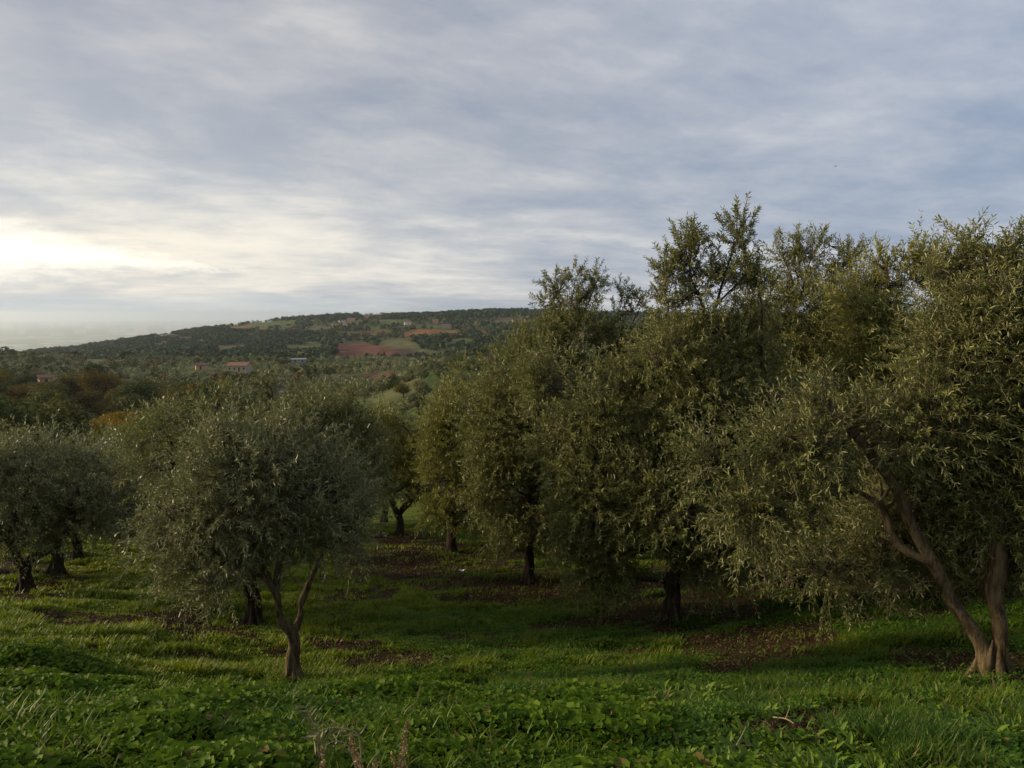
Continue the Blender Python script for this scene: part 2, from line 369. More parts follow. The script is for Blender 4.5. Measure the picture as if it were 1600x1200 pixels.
M['crown_rust'] = mat('far_autumn_foliage', crown_build, cols_=[(.120, .092, .020), (.145, .100, .022), (.100, .098, .022)])
M['crown_gold'] = mat('far_golden_foliage', crown_build, cols_=[(.27, .19, .018), (.32, .21, .020), (.24, .14, .016)])
def tint_build(t):
    c = attr(t, 'tint'); r = geo(t, 'Random Per Island')
    c = t.mix(t.m('MULTIPLY', r, 1.), t.vm('SCALE', c, None, .7), t.vm('SCALE', c, None, 1.3))
    return principled(t, c, .85, .1)
M['wood_mass'] = mat('distant_woodland_foliage', tint_build)
def plain_mat(name, c, rough=.8, spec=.3, var=.15, scale=3.): 
    return mat(name, lambda t: principled(t, t.mix(t.noise(objc(t), scale, 5, .6), tuple(q*(1-var) for q in c), tuple(q*(1+var) for q in c)), rough, spec))

# ------------------------------------------------------------------ ground cover fields (soil patches, grass tint)
soil_spots = [  # pixel x, y, half width and half height in pixels, strength
 (335, 985, 75, 14, 1), (300, 1025, 50, 10, .9), (215, 965, 80, 8, .6), (150, 1005, 35, 10, .5), (120, 910, 50, 8, .8), (560, 935, 70, 16, .8), (545, 965, 30, 14, .8),
 (670, 872, 120, 24, 1.0), (830, 920, 110, 22, 1.0), (905, 975, 60, 18, .8), (630, 1030, 110, 9, .8), (860, 985, 40, 10, .6), (1000, 960, 80, 16, 1), (1060, 990, 60, 12, .9),
 (1190, 1010, 115, 24, 1.2), (1130, 1050, 50, 14, .9), (1440, 1035, 70, 14, .9), (1550, 1062, 70, 26, 1.1), (1230, 1140, 70, 12, 1.0), (1360, 1120, 60, 12, .6), (1300, 920, 130, 26, 1.1), (1480, 930, 120, 22, .8), (1110, 900, 120, 26, 1.1),
 (430, 1020, 40, 7, .8), (520, 1000, 50, 8, .8), (740, 1000, 60, 7, .8), (690, 1060, 60, 7, .7), (900, 1060, 50, 8, .8), (960, 1020, 60, 8, .8), (1330, 1070, 70, 9, .8), (80, 960, 70, 6, .6), (1020, 1110, 60, 8, .7), (860, 1120, 40, 6, .6),
 (620, 850, 90, 18, 1), (240, 880, 60, 10, .6), (20, 890, 60, 12, .9), (460, 1072, 22, 7, .5), (40, 930, 45, 7, .8), (960, 1150, 22, 6, .8), (1330, 1190, 60, 6, .5), (780, 1040, 40, 6, .4)]
_sp = []
for (a, b, w_, h_, s_) in soil_spots:
    p = hit(a, b, 2.5); d = hypot(p[0], p[1]); p2 = hit(a, b-h_, 2.5); rd = max(.12, hypot(p2[0], p2[1])-d)
    _sp.append((p[0], p[1], w_*d/F, rd, s_, atan2(p[0], p[1])))
def soil_mask(x, y):
    x = np.asarray(x, float); y = np.asarray(y, float)
    v = 0*x
    for (a, b, rw, rd, s_, th) in _sp:
        dx, dy = x-a, y-b
        tx = dx*cos(th)-dy*sin(th); ty = dx*sin(th)+dy*cos(th)
        v = np.maximum(v, s_*np.exp(-((tx/rw)**2+(ty/rd)**2)*.7))
    n = fbm(x*1.3, y*3.1, 0, 31, 4)
    v = v*(.45+1.35*n)+(n-.5)*.95
    v = v+(fbm(x*6, y*9, 0, 41, 3)-.5)*.95
    return sst(v, .27, .60)
def grass_tint(x, y):
    """colour of the sward: lush green, yellower in patches and towards the left"""
    n = fbm(x*.35, y*.55, 0, 51, 3); n2 = fbm(x*1.6, y*2.6, 0, 57, 3)
    px, py = project(np.stack([x, y, H(x, y)], -1))
    yl = sst(n, .35, .65)[:, None]*.45+sst(n2, .4, .7)[:, None]*.3+(sst(-x, -1, 4)*.5)[:, None]
    a = np.array([.033, .086, .004]); b = np.array([.180, .235, .006])
    return a*(1-np.clip(yl, 0, 1))+b*np.clip(yl, 0, 1)
fields = [  # pixel polygon, colour, distance range
 ([(527, 537), (560, 535), (618, 545), (612, 558), (522, 556)], (.15, .058, .032), 700, 1800),
 ([(618, 545), (640, 546), (662, 552), (655, 560), (610, 558)], (.075, .042, .030), 700, 1800),
 ([(612, 522), (645, 516), (690, 514), (722, 519), (728, 525), (690, 525), (640, 525)], (.21, .105, .042), 900, 2300),
 ([(735, 514), (752, 514), (764, 521), (763, 528), (755, 527), (748, 519)], (.17, .07, .035), 700, 2300),
 ([(590, 530), (625, 529), (664, 543), (640, 546), (600, 541)], (.13, .12, .042), 700, 1900),
 ([(625, 505), (690, 508), (720, 512), (640, 514)], (.09, .10, .035), 1200, 2600),
 ([(355, 512), (405, 505), (420, 510), (395, 518), (360, 517)], (.17, .11, .045), 1000, 2600),
 ([(385, 504), (465, 501), (462, 510), (430, 512), (400, 512)], (.085, .115, .03), 1000, 2600),
 ([(395, 520), (412, 511), (420, 513), (404, 524)], (.19, .08, .045), 1000, 2600),
 ([(230, 523), (262, 521), (290, 528), (260, 531)], (.14, .085, .045), 900, 2600),
 ([(276, 528), (300, 528), (296, 533), (282, 532)], (.22, .09, .05), 900, 2600),
 ([(520, 520), (600, 516), (612, 521), (540, 524)], (.13, .09, .04), 900, 2600),
 ([(560, 492), (600, 489), (598, 496), (570, 499)], (.16, .09, .045), 1500, 2800),
 ([(300, 502), (380, 497), (400, 500), (330, 508)], (.10, .075, .04), 1500, 2800),
 ([(120, 560), (195, 556), (192, 569), (135, 568)], (.105, .105, .032), 500, 900),
 ([(155, 558), (192, 557), (192, 566), (160, 566)], (.15, .105, .045), 500, 900),
 ([(240, 553), (262, 552), (262, 555), (244, 556)], (.28, .22, .15), 500, 1200),
 ([(640, 566), (700, 556), (800, 543), (900, 535), (900, 640), (760, 640), (690, 620), (650, 590)], (.052, .088, .018), 150, 420),
 ([(570, 578), (620, 580), (628, 600), (600, 604), (560, 596)], (.13, .085, .045), 201, 700),
 ([(500, 586), (560, 585), (566, 606), (505, 606)], (.125, .11, .045), 201, 700),
 ([(395, 606), (445, 603), (470, 612), (430, 616)], (.13, .115, .09), 150, 500),
 ([(165, 600), (240, 598), (245, 612), (170, 612)], (.060, .090, .025), 200, 600),
 ([(100, 603), (75, 602), (35, 606), (60, 601)], (.09, .13, .03), 200, 500),
 ([(440, 540), (510, 537), (515, 547), (450, 552)], (.085, .095, .032), 800, 1800),
 ([(330, 540), (385, 537), (390, 546), (340, 549)], (.10, .085, .036), 800, 1800),
 ([(480, 512), (520, 510), (516, 519), (482, 520)], (.115, .10, .042), 1200, 2600),
 ([(590, 500), (640, 498), (636, 505), (596, 507)], (.10, .115, .04), 1400, 2600),
 ([(760, 498), (820, 494), (822, 502), (765, 506)], (.125, .095, .05), 1400, 2600),
 ([(700, 530), (745, 530), (740, 538), (705, 538)], (.095, .11, .04), 700, 1600),
 ([(0, 612), (28, 612), (20, 618), (0, 618)], (.10, .12, .07), 200, 500)]
def far_tint(x, y, z):
    px, py = project(np.stack([x, y, z], -1)); d = np.hypot(x, y)
    n = fbm(x/90, y/90, 0, 61, 4)[:, None]; n2 = fbm(x/25, y/25, 0, 67, 3)[:, None]
    a = np.array([.052, .060, .020]); b = np.array([.088, .086, .032]); g = np.array([.085, .120, .030])
    c = a*(1-sst(n, .4, .62))+b*sst(n, .4, .62); c = c*(1-sst(n2, .5, .66)*.6)+g*sst(n2, .5, .66)*.6
    # patchwork of the far plain; haze and sunlight put in as paler colours
    k = _hash(np.floor((x+y*.3)/420).astype(np.int64), np.floor((y-x*.3)/260).astype(np.int64), np.zeros(len(x), np.int64), 5)[:, None]
    k2 = _hash(np.floor(x/160).astype(np.int64), np.floor(y/160).astype(np.int64), np.zeros(len(x), np.int64), 9)[:, None]
    pl = np.where(k < .33, np.array([.24, .27, .17]), np.where(k < .66, np.array([.40, .36, .27]), np.array([.19, .22, .15])))
    pl = np.where(k2 > .93, np.array([.48, .45, .38]), pl)
    w = sst(d, 3000, 5000)[:, None]; c = c*(1-w)+pl*w
    for poly, col, d0, d1 in fields:
        m = (d > d0) & (d < d1)
        jx = (vnoise(x/14, y/14, 0, 71)-.5)*5; jy = (vnoise(x/14, y/14, 0, 72)-.5)*2.5
        q = in_poly(px+jx, py+jy, poly) & m; c[q] = np.array(col)*(.62+.4*n2[q])
    return c

# ------------------------------------------------------------------ the ground: one sheet to the horizon
def build_ground():
    azs = np.unique(np.r_[np.linspace(-180, -44, 60), np.linspace(-44, 44, 760), np.linspace(44, 180, 60)])
    azs = np.radians(azs[:-1]); na = len(azs)
    rs = np.r_[np.exp(np.arange(math.log(.8), math.log(16000), .0145)), [19000, 24000, 32000, 45000]]; nr = len(rs)
    A, R = np.meshgrid(azs, rs); X, Y = (R*np.sin(A)).ravel(), (R*np.cos(A)).ravel(); Z = H(X, Y); D = R.ravel()
    s = soil_mask(X, Y)
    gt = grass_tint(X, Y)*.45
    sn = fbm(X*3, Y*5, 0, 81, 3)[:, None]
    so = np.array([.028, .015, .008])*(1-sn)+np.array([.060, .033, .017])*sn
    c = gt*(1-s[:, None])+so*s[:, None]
    far = far_tint(X, Y, Z); w = sst(D, 22, 60)[:, None]; c = c*(1-w)+far*w
    V = np.c_[X, Y, Z]; V = np.r_[V, [[0, 0, Hs(0, 0.01)]]]
    i = (np.arange(nr-1)[:, None]*na+np.arange(na)[None]); j = (np.arange(nr-1)[:, None]*na+(np.arange(na)[None]+1) % na)
    Fq = np.stack([i, i+na, j+na, j], -1).reshape(-1, 4)
    k = np.arange(na); Ft = np.stack([np.full(na, nr*na), k, (k+1) % na], -1)
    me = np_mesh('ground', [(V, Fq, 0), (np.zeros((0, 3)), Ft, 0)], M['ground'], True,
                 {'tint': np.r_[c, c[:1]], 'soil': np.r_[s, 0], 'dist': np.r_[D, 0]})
    return tag(obj('ground', me), kind='structure')
# second part's faces refer to vertices of the first part: shift back
_old = np_mesh
def np_mesh(name, parts, mats, smooth=False, attrs=None):
    fixed, off = [], 0
    for V, Fa, m in parts:
        if len(V) == 0: Fa = np.asarray(Fa)-off
        fixed.append((V, Fa, m)); off += len(V)
    return _old(name, fixed, mats, smooth, attrs)
build_ground()

# ------------------------------------------------------------------ foliage
def leaves(B, D, N, L, W, fold=.25, two=True):
    """leaf blades: base B, axis D, normal N, length, width"""
    n = len(B); S = norm(np.cross(D, N)); N = np.cross(S, D); L = L[:, None]; W = W[:, None]
    if two:
        V = np.stack([B, B+D*L*.33+S*W*.5+N*W*fold, B+D*L*.72+S*W*.40+N*(W*fold-L*.03), B+D*L-N*L*.10, B+D*L*.72-S*W*.40+N*(W*fold-L*.03), B+D*L*.33-S*W*.5+N*W*fold], 1)
        o = np.arange(n)[:, None]*6
        Fq = np.concatenate([o+np.array([[0, 1, 2, 3]]), o+np.array([[0, 3, 4, 5]])], 1).reshape(-1, 4)
    else:
        V = np.stack([B, B+D*L*.45+S*W*.5, B+D*L, B+D*L*.45-S*W*.5], 1)
        Fq = (np.arange(n)[:, None]*4+np.array([[0, 1, 2, 3]])).reshape(-1, 4)
    return V.reshape(-1, 3), Fq

def olive(name_base, base, lobes, d0, limbs=None, seed=0, leaf=.058, lw=.0125, shoots=900, pairs=13, trunk_r=.09, fork_h=.8,
          label='', mat_leaf='leaf', two=True, droop=.16, twigs=True, sprays=(), lean=(0, 0), group=None, clear=(), bark='bark_shaded'):
    """an olive tree: lobes are (px, py, rx, ry, depth offset) of its crown, limbs are pixel paths [(px, py, dd, radius), ...]"""
    g = np.random.default_rng(seed+100)
    root = empty(name_base, base); b = np.array(base)
    LC, LR = [], []
    for q in lobes:
        px, py, rx, ry, dd = q[:5]; d = d0+dd; c = at(px, py, d); s = np.linalg.norm(c)/F*.97
        LC.append(c); LR.append((max(rx*s-.13, .14), max(max(rx, ry)*s*.85-.1, .14), max(ry*s-.13, .14)))
    LC, LR = np.array(LC), np.array(LR)
    # --- trunk and limbs
    polys = []
    if limbs is None:
        fork = b+np.array([lean[0], lean[1], fork_h])
        polys.append((np.array([b-[0, 0, .12], b+(fork-b)*.35+g.normal(0, .03, 3)*[1, 1, 0], b+(fork-b)*.7+g.normal(0, .03, 3)*[1, 1, 0], fork]), np.array([trunk_r*.95, trunk_r*.72, trunk_r*.65, trunk_r*.7])))
        order = np.argsort(-LR[:, 0])[:6]
        for i in order:
            tip = LC[i]+np.array([0, 0, LR[i, 2]*.55]); mid1 = fork+(tip-fork)*.35+g.normal(0, .09, 3)+np.array([0, 0, -.02]); mid2 = fork+(tip-fork)*.7+g.normal(0, .10, 3)
            polys.append((np.array([fork-[0, 0, .05], mid1, mid2, tip]), np.array([.62, .42, .25, .08])*trunk_r))
    else:
        for path in limbs:
            P = np.array([at(q[0], q[1], d0+q[2]) if not isinstance(q[0], str) else b for q in path]); R = np.array([q[3] for q in path])
            polys.append((P, R))
    vs, fs, off, pts = [], [], 0, []
    r0 = polys[0][1][0]                     # root flare
    for k in range(6):
        an = k*1.05+g.random()*.5+.3; u_ = np.array([cos(an), sin(an), 0]); L_ = r0*(1.25+.6*g.random()); zz = Hs(b[0]+u_[0]*L_, b[1]+u_[1]*L_)-b[2]
        Q = catmull(np.array([b+u_*r0*.45+[0, 0, r0*2.6], b+u_*r0*.85+[0, 0, r0*.9], b+u_*L_*.7+[0, 0, zz*.7+.01], b+u_*L_+[0, 0, zz-.05]]), 5)
        V, Fq = tubes(Q[None], (r0*np.interp(np.linspace(0, 1, len(Q)), [0, .35, .7, 1], [.03, .30, .30, .12]))[None], 8); vs.append(V); fs.append(Fq+off); off += len(V)
    for P, R in polys:
        Q = catmull(P, 7); r = np.interp(np.linspace(0, 1, len(Q)), np.linspace(0, 1, len(P)), R)
        arc = np.r_[0, np.cumsum(np.linalg.norm(np.diff(Q, axis=0), axis=1))]
        r = r*(1+(vnoise(arc*9, seed+off*.01, 0, 3)-.5)*.28)
        Q = Q+np.stack([vnoise(arc*5, seed+.5, q_*3.3, 8)-.5 for q_ in range(3)], -1)*r[:, None]*.7*sst(arc, 0, .1)[:, None]
        k = 18; V, Fq = tubes(Q[None], r[None], k)
        # fluted, gnarled bark
        Qr = np.repeat(Q, k, 0); rad = V-Qr; an = np.tile(np.arange(k), len(Q))
        th_ = an*2*pi/k; aa = np.repeat(arc, k)
        flute = vnoise(np.cos(th_)*1.7+aa*1.2, np.sin(th_)*1.7+seed, aa*1.6, 9)-.5; knob = vnoise(np.cos(th_)*1.2, np.sin(th_)*1.2, aa*7+seed, 19)-.5
        lump = 1+.62*flute+.30*knob
        V = Qr+rad*lump[:, None]
        vs.append(V); fs.append(Fq+off); off += len(V); pts.append(np.c_[Q, r][1:])
    pts = np.concatenate(pts); pts = pts[pts[:, 2] > b[2]+fork_h*.6] if len(pts[pts[:, 2] > b[2]+fork_h*.6]) > 3 else pts
    # --- shoot bases in the lobes
    area = LR[:, 0]*LR[:, 2]; cnt = (shoots*area/area.sum()).astype(int)
    SB, SD, SW = [], [], []
    for i in range(len(LC)):
        m = cnt[i]*3
        v = norm(g.normal(0, 1, (m, 3))); rr = (.30+.70*g.random(m)**.55)
        wob = 1+.40*(vnoise(v[:, 0]*2.2+seed, v[:, 1]*2.2+i*7, v[:, 2]*2.2, 5)-.5)*2*.7
        p = LC[i]+v*rr[:, None]*wob[:, None]*LR[i]
        nz = .55*vnoise(p[:, 0]*3.0, p[:, 1]*3.0, p[:, 2]*3.0, 15+seed)+.45*vnoise(p[:, 0]*1.25, p[:, 1]*1.25, p[:, 2]*1.25, 25+seed)
        keep = nz > .40+.10*g.random(m)
        p, v = p[keep][:cnt[i]], v[keep][:cnt[i]]
        SB.append(p); SD.append(v); SW.append(np.full(len(p), i))
    SB, SD = np.concatenate(SB), np.concatenate(SD)
    hrel = SD[:, 2]
    gz = H(SB[:, 0], SB[:, 1]); ok = SB[:, 2] > gz+.30; SB, SD, hrel = SB[ok], SD[ok], hrel[ok]
    n = len(SB)
    up = np.where(hrel > -.1, .60, .12)+g.normal(0, .15, n)
    D = norm(SD*[.75, .75, .4]+np.c_[np.zeros(n), np.zeros(n), up]+g.normal(0, .42, (n, 3)))
    SL = (.20+.24*g.random(n))*(1+.6*(hrel > .3)*g.random(n)**2)
    dr = droop*(.5+g.random(n))*np.where(hrel > .35, .25, 1.0)
    if clear:      # pruned inner wood: no shoots in front of the bare limbs
        tip = SB+D*SL[:, None]*.6-np.array([0, 0, 1.])*(dr*SL*.36)[:, None]; kp = np.ones(n, bool)
        for path, rad_ in clear:
            Q = catmull(np.array([at(q[0], q[1], d0) for q in path]), 6); qx, qy = project(Q); qd = np.hypot(Q[:, 0], Q[:, 1])
            for X in (SB, tip):
                tx, ty = project(X); dd_ = np.hypot(tx[:, None]-qx[None], ty[:, None]-qy[None]); j = np.argmin(dd_, 1)
                kp &= ~((dd_.min(1) < rad_) & (np.hypot(X[:, 0], X[:, 1]) < qd[j]+.12))
        SB, SD, D, SL, dr = SB[kp], SD[kp], D[kp], SL[kp], dr[kp]; n = len(SB)
    # sprays: loose shoots standing clear of the crown, each a pixel path
    cl_src = []
    for sp in sprays:
        P = np.array([at(q[0], q[1], d0+(q[2] if len(q) > 2 else 0)) for q in sp['path']]); Q = catmull(P, 8)
        r = np.linspace(sp.get('r', .022), .005, len(Q)); V, Fq = tubes(Q[None], r[None], 6); vs.append(V); fs.append(Fq+off); off += len(V)
        m = sp['n']; tt = (.25+.75*g.random(m)); k = np.clip((tt*(len(Q)-1)).astype(int), 0, len(Q)-1)
        spread = sp.get('w', .25)*(1.1-.5*tt)
        o_ = norm(g.normal(0, 1, (m, 3)))*(g.random(m)**.5*spread)[:, None]
        SB = np.r_[SB, Q[k]+o_]; D = np.r_[D, norm(o_*2+np.array([0, 0, .35])+g.normal(0, .25, (m, 3)))]
        SL = np.r_[SL, .14+.16*g.random(m)]; dr = np.r_[dr, np.full(m, .05)]
        cl_src.append(np.c_[Q, r])
    n = len(SB)
    # --- branchlets: cluster centres joined to limbs, shoots joined to clusters
    K = max(12, min(150, n//9)); cc = SB[g.choice(n, K, replace=False)]
    for _ in range(3):
        own = np.argmin(((SB[:, None]-cc[None])**2).sum(2), 1)
        for q in range(K):
            if (own == q).any(): cc[q] = SB[own == q].mean(0)
    allp = np.concatenate([pts]+cl_src); ni = np.argmin(((cc[:, None]-allp[None, :, :3])**2).sum(2), 1)
    A0 = allp[ni, :3]; mid = (A0+cc)/2+g.normal(0, .07, (K, 3))+[0, 0, .05]
    Pb = np.stack([A0, (A0+mid)/2+g.normal(0, .02, (K, 3)), mid, (mid+cc)/2+g.normal(0, .02, (K, 3)), cc], 1)
    rb = np.minimum(allp[ni, 3]*.6, .022)[:, None]*np.array([[1, .8, .6, .45, .3]])+.002
    V, Fq = tubes(Pb, rb, 6); vs.append(V); fs.append(Fq+off); off += len(V)
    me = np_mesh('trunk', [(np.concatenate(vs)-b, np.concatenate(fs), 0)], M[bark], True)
    obj('trunk', me, root)
    parts = []; voff = 0
    if twigs:
        c0 = cc[own]; m1 = (c0+SB)/2+g.normal(0, .03, (n, 3))
        P = np.stack([c0, m1, SB], 1); V, Fq = tubes(P, np.tile([[.0055, .004, .0032]], (n, 1)), 3); parts.append((V-b, Fq, 1))
        ts = np.array([0, .33, .66, 1.]); P = SB[:, None]+D[:, None]*(SL[:, None]*ts)[:, :, None]-np.array([0, 0, 1.])*(dr*SL)[:, None, None]*(ts**2)[None, :, None]
        V, Fq = tubes(P, np.tile([[.0032, .0026, .002, .0012]], (n, 1)), 3); parts.append((V-b, Fq, 1))
    # --- leaves in opposite pairs
    m = pairs; t = np.linspace(.06, 1, m)[None]+g.normal(0, .02, (n, m))
    base_ = SB[:, None]+D[:, None]*(SL[:, None]*t)[:, :, None]-np.array([0, 0, 1.])*(dr*SL)[:, None, None]*(t**2)[:, :, None]
    tang = norm(D[:, None]-np.array([0, 0, 1.])*2*(dr[:, None]*t)[:, :, None])
    ref = norm(np.cross(tang, g.normal(0, 1, (n, 1, 3)))); ref2 = np.cross(tang, ref)
    ph = (np.arange(m) % 2)[None, :, None]*(pi/2)+g.normal(0, .25, (n, m, 1))
    side = ref*np.cos(ph)+ref2*np.sin(ph)
    Bs, Ds = [], []
    for s_ in (1, -1):
        Bs.append(base_.reshape(-1, 3)); Ds.append((tang*.75+side*s_*.75+g.normal(0, .22, (n, m, 3))).reshape(-1, 3))
    Bs, Ds = np.concatenate(Bs), norm(np.concatenate(Ds)); k = len(Bs)
    keep = g.random(k) < .93; Bs, Ds = Bs[keep], Ds[keep]; k = len(Bs)
    N = norm(np.array([0, 0, 1.])+g.normal(0, .60, (k, 3)))
    Ll = leaf*(.65+.6*g.random(k)); Wl = lw*(.75+.5*g.random(k))
    V, Fq = leaves(Bs, Ds, N, Ll, Wl, two=two); parts.append((V-b, Fq, 0))
    nv_t = sum(len(q[0]) for q in parts[:-1]); per = 6 if two else 4
    shoot_id = np.tile(np.repeat(np.arange(n), m), 2)[keep]; tone = g.random(n)**1.3
    tv = np.r_[np.zeros(nv_t), np.repeat(tone[shoot_id], per)]
    me = np_mesh('crown', parts, [M[mat_leaf], M['twig']], False, {'tone': tv})
    obj('crown', me, root)
    tag(root, label, 'olive tree', group or 'olive trees of the near grove')
    return root
def gb(px, py, d):
    p = at(px, py, d); return (p[0], p[1], Hs(p[0], p[1]))

# nearest left tree, the Y-forked one
olive('olive_tree', gb(460, 1068, 7.1), [(405, 770, 120, 105, 0), (305, 790, 85, 90, .1), (500, 790, 90, 95, 0), (335, 880, 80, 56, -.1), (465, 850, 85, 42, .1), (262, 850, 55, 44, .1),
      (410, 700, 110, 66, .1), (545, 820, 50, 56, .3), (310, 725, 60, 56, .2), (355, 918, 55, 36, .2)], 7.1,
      limbs=[[('b', 0, 0, .078), (459, 1040, 0, .060), (459, 1010, 0, .052), (456, 985, 0, .056)],
             [(457, 992, 0, .040), (438, 965, 0, .034), (430, 925, -.05, .036), (400, 870, -.1, .030), (370, 800, 0, .02), (350, 720, 0, .01)],
             [(457, 992, 0, .038), (470, 965, .05, .030), (473, 935, .1, .032), (500, 870, .1, .026), (520, 790, .1, .016), (520, 730, .1, .01)],
             [(430, 925, -.05, .03), (440, 860, 0, .024), (440, 780, 0, .02), (430, 680, 0, .01)],
             [(400, 870, -.1, .025), (340, 850, -.1, .02), (280, 820, 0, .015), (245, 790, 0, .008)]],
      seed=1, bark='bark', shoots=1800, trunk_r=.09, fork_h=.6, clear=[([(458, 1060), (457, 990), (430, 925), (415, 895)], 22), ([(457, 990), (473, 935), (480, 900)], 22)], leaf=.052, lw=.0112, mat_leaf='leaf_grey', label='slender Y-forked olive tree standing nearest on the left in the green grass')
# behind it
olive('olive_tree', gb(395, 972, 10.3), [(330, 700, 110, 76, 0), (440, 700, 110, 70, 0), (530, 710, 75, 80, .2), (270, 735, 64, 90, 0), (480, 770, 110, 90, 0), (380, 800, 120, 110, 0), (243, 665, 36, 38, 0), (548, 665, 36, 44, 0), (495, 655, 36, 40, 0)],
      10.3, seed=2, shoots=2600, leaf=.060, lw=.0135, trunk_r=.12, fork_h=.9, label='broad olive tree whose dark trunk shows behind the leaves of the Y-forked tree',
      sprays=[dict(path=[(345, 660), (340, 632), (350, 610)], n=22, w=.16, r=.012), dict(path=[(420, 640), (425, 612), (412, 596)], n=20, w=.14, r=.012)])
# the left edge
olive('olive_tree', gb(40, 928, 13.0), [(60, 740, 75, 50, 0), (0, 780, 85, 70, 0), (110, 790, 80, 60, 0), (20, 720, 50, 26, 0), (160, 760, 55, 50, .3), (60, 820, 95, 42, 0), (135, 720, 42, 26, .2), (-50, 760, 60, 60, 0)], 13.0,
      limbs=[[('b', 0, 0, .12), (42, 905, 0, .09), (38, 885, 0, .085)], [(38, 890, 0, .08), (52, 872, 0, .07), (78, 858, 0, .06), (98, 840, 0, .05), (105, 800, 0, .03), (120, 760, 0, .012)],
             [(38, 890, 0, .08), (25, 865, 0, .06), (20, 820, 0, .045), (40, 770, 0, .025), (50, 730, 0, .012)], [(25, 865, 0, .05), (5, 830, 0, .04), (-10, 780, 0, .015)]],
      seed=3, shoots=1900, pairs=11, leaf=.07, lw=.017, trunk_r=.13, fork_h=.5, mat_leaf='leaf_grey', two=False, label='wide dark-stemmed olive tree at the left edge with one limb bent right')
olive('olive_tree', gb(88, 897, 15.2), [(120, 770, 60, 60, 0), (90, 800, 70, 50, 0), (170, 780, 60, 60, 0), (150, 725, 50, 30, 0), (190, 740, 40, 36, 0)], 15.2, seed=4, shoots=1000, pairs=10, leaf=.085, lw=.021, trunk_r=.13, fork_h=.8, two=False,
      mat_leaf='leaf_grey', label='olive tree with a short straight trunk just behind the left edge tree')
olive('olive_tree', gb(120, 882, 17.2), [(190, 790, 60, 60, 0), (130, 790, 60, 50, 0), (215, 750, 36, 40, 0), (215, 810, 40, 40, 0)], 17.2, seed=5, shoots=900, pairs=10, leaf=.09, lw=.023, trunk_r=.12, fork_h=.8, two=False, mat_leaf='leaf_grey',
      label='farther olive tree half hidden between the left edge tree and the Y-forked tree')
# behind, in the gap
olive('olive_tree', gb(625, 838, 18.0), [(615, 705, 58, 58, 0), (640, 742, 54, 50, 0), (592, 742, 52, 54, 0), (640, 672, 42, 38, 0), (662, 700, 40, 46, 0), (580, 690, 40, 44, 0)], 18.0,
      limbs=[[('b', 0, 0, .12), (624, 815, 0, .09), (622, 800, 0, .09)], [(622, 805, 0, .08), (612, 785, 0, .06), (600, 740, 0, .04), (595, 700, 0, .02)], [(622, 805, 0, .08), (636, 788, 0, .07), (655, 772, 0, .05), (665, 730, 0, .03), (650, 690, 0, .02)]],
      seed=6, shoots=1400, pairs=10, leaf=.088, lw=.022, trunk_r=.14, fork_h=.5, two=False, mat_leaf='leaf_yellow', label='yellow-green olive tree with a forked black trunk, in the gap in the middle')
olive('olive_tree', gb(705, 862, 15.5), [(720, 680, 64, 66, 0), (700, 750, 52, 66, 0), (755, 720, 54, 76, 0), (692, 800, 42, 36, 0), (745, 630, 50, 46, 0), (700, 645, 44, 42, 0), (745, 795, 46, 46, 0), (680, 690, 36, 50, 0)], 15.5, seed=7, shoots=1900, pairs=11, leaf=.078, lw=.019, trunk_r=.12, fork_h=.9, two=False,
      mat_leaf='leaf_yellow', label='tall narrow olive tree with a straight dark trunk, right of the gap',
      sprays=[dict(path=[(720, 610), (716, 585), (722, 568)], n=16, w=.2, r=.012)])
olive('olive_tree', gb(530, 850, 17.0), [(530, 680, 50, 60, 0), (570, 720, 44, 60, 0), (510, 740, 60, 60, 0), (545, 620, 30, 24, 0), (490, 625, 30, 24, 0)], 17.0, seed=8, shoots=1000, pairs=10, leaf=.085, lw=.021, trunk_r=.12, fork_h=.9, two=False,
      label='olive tree filling the space behind the Y-forked tree, left of the gap')
# centre
olive('olive_tree', gb(825, 906, 12.4), [(850, 575, 80, 75, 0), (825, 665, 92, 95, 0), (805, 765, 66, 85, 0), (900, 650, 90, 115, 0), (860, 795, 90, 80, 0), (812, 845, 52, 44, -.1), (900, 545, 72, 65, 0), (785, 610, 46, 60, .1), (955, 570, 66, 60, .2), (785, 700, 54, 60, 0), (930, 745, 70, 80, .2), (757, 665, 46, 66, .3), (990, 545, 56, 50, .3), (905, 840, 60, 46, .2), (765, 770, 44, 60, .3)], 12.4,
      seed=9, clear=[([(824, 902), (827, 866)], 24)], shoots=5600, pairs=12, leaf=.066, lw=.0155, trunk_r=.11, fork_h=1.0, label='large dense olive tree in the centre whose loose top stands against the ridge',
      sprays=[dict(path=[(885, 530), (892, 480), (900, 432)], n=70, w=.42, r=.02), dict(path=[(870, 500), (865, 460), (868, 432)], n=45, w=.28, r=.014), dict(path=[(905, 500), (925, 460), (935, 430)], n=45, w=.26, r=.014),
              dict(path=[(950, 520), (968, 485), (972, 460)], n=26, w=.22, r=.012), dict(path=[(800, 575), (818, 545), (824, 515)], n=24, w=.14, r=.012), dict(path=[(985, 510), (1000, 480), (996, 460)], n=18, w=.18, r=.012)])
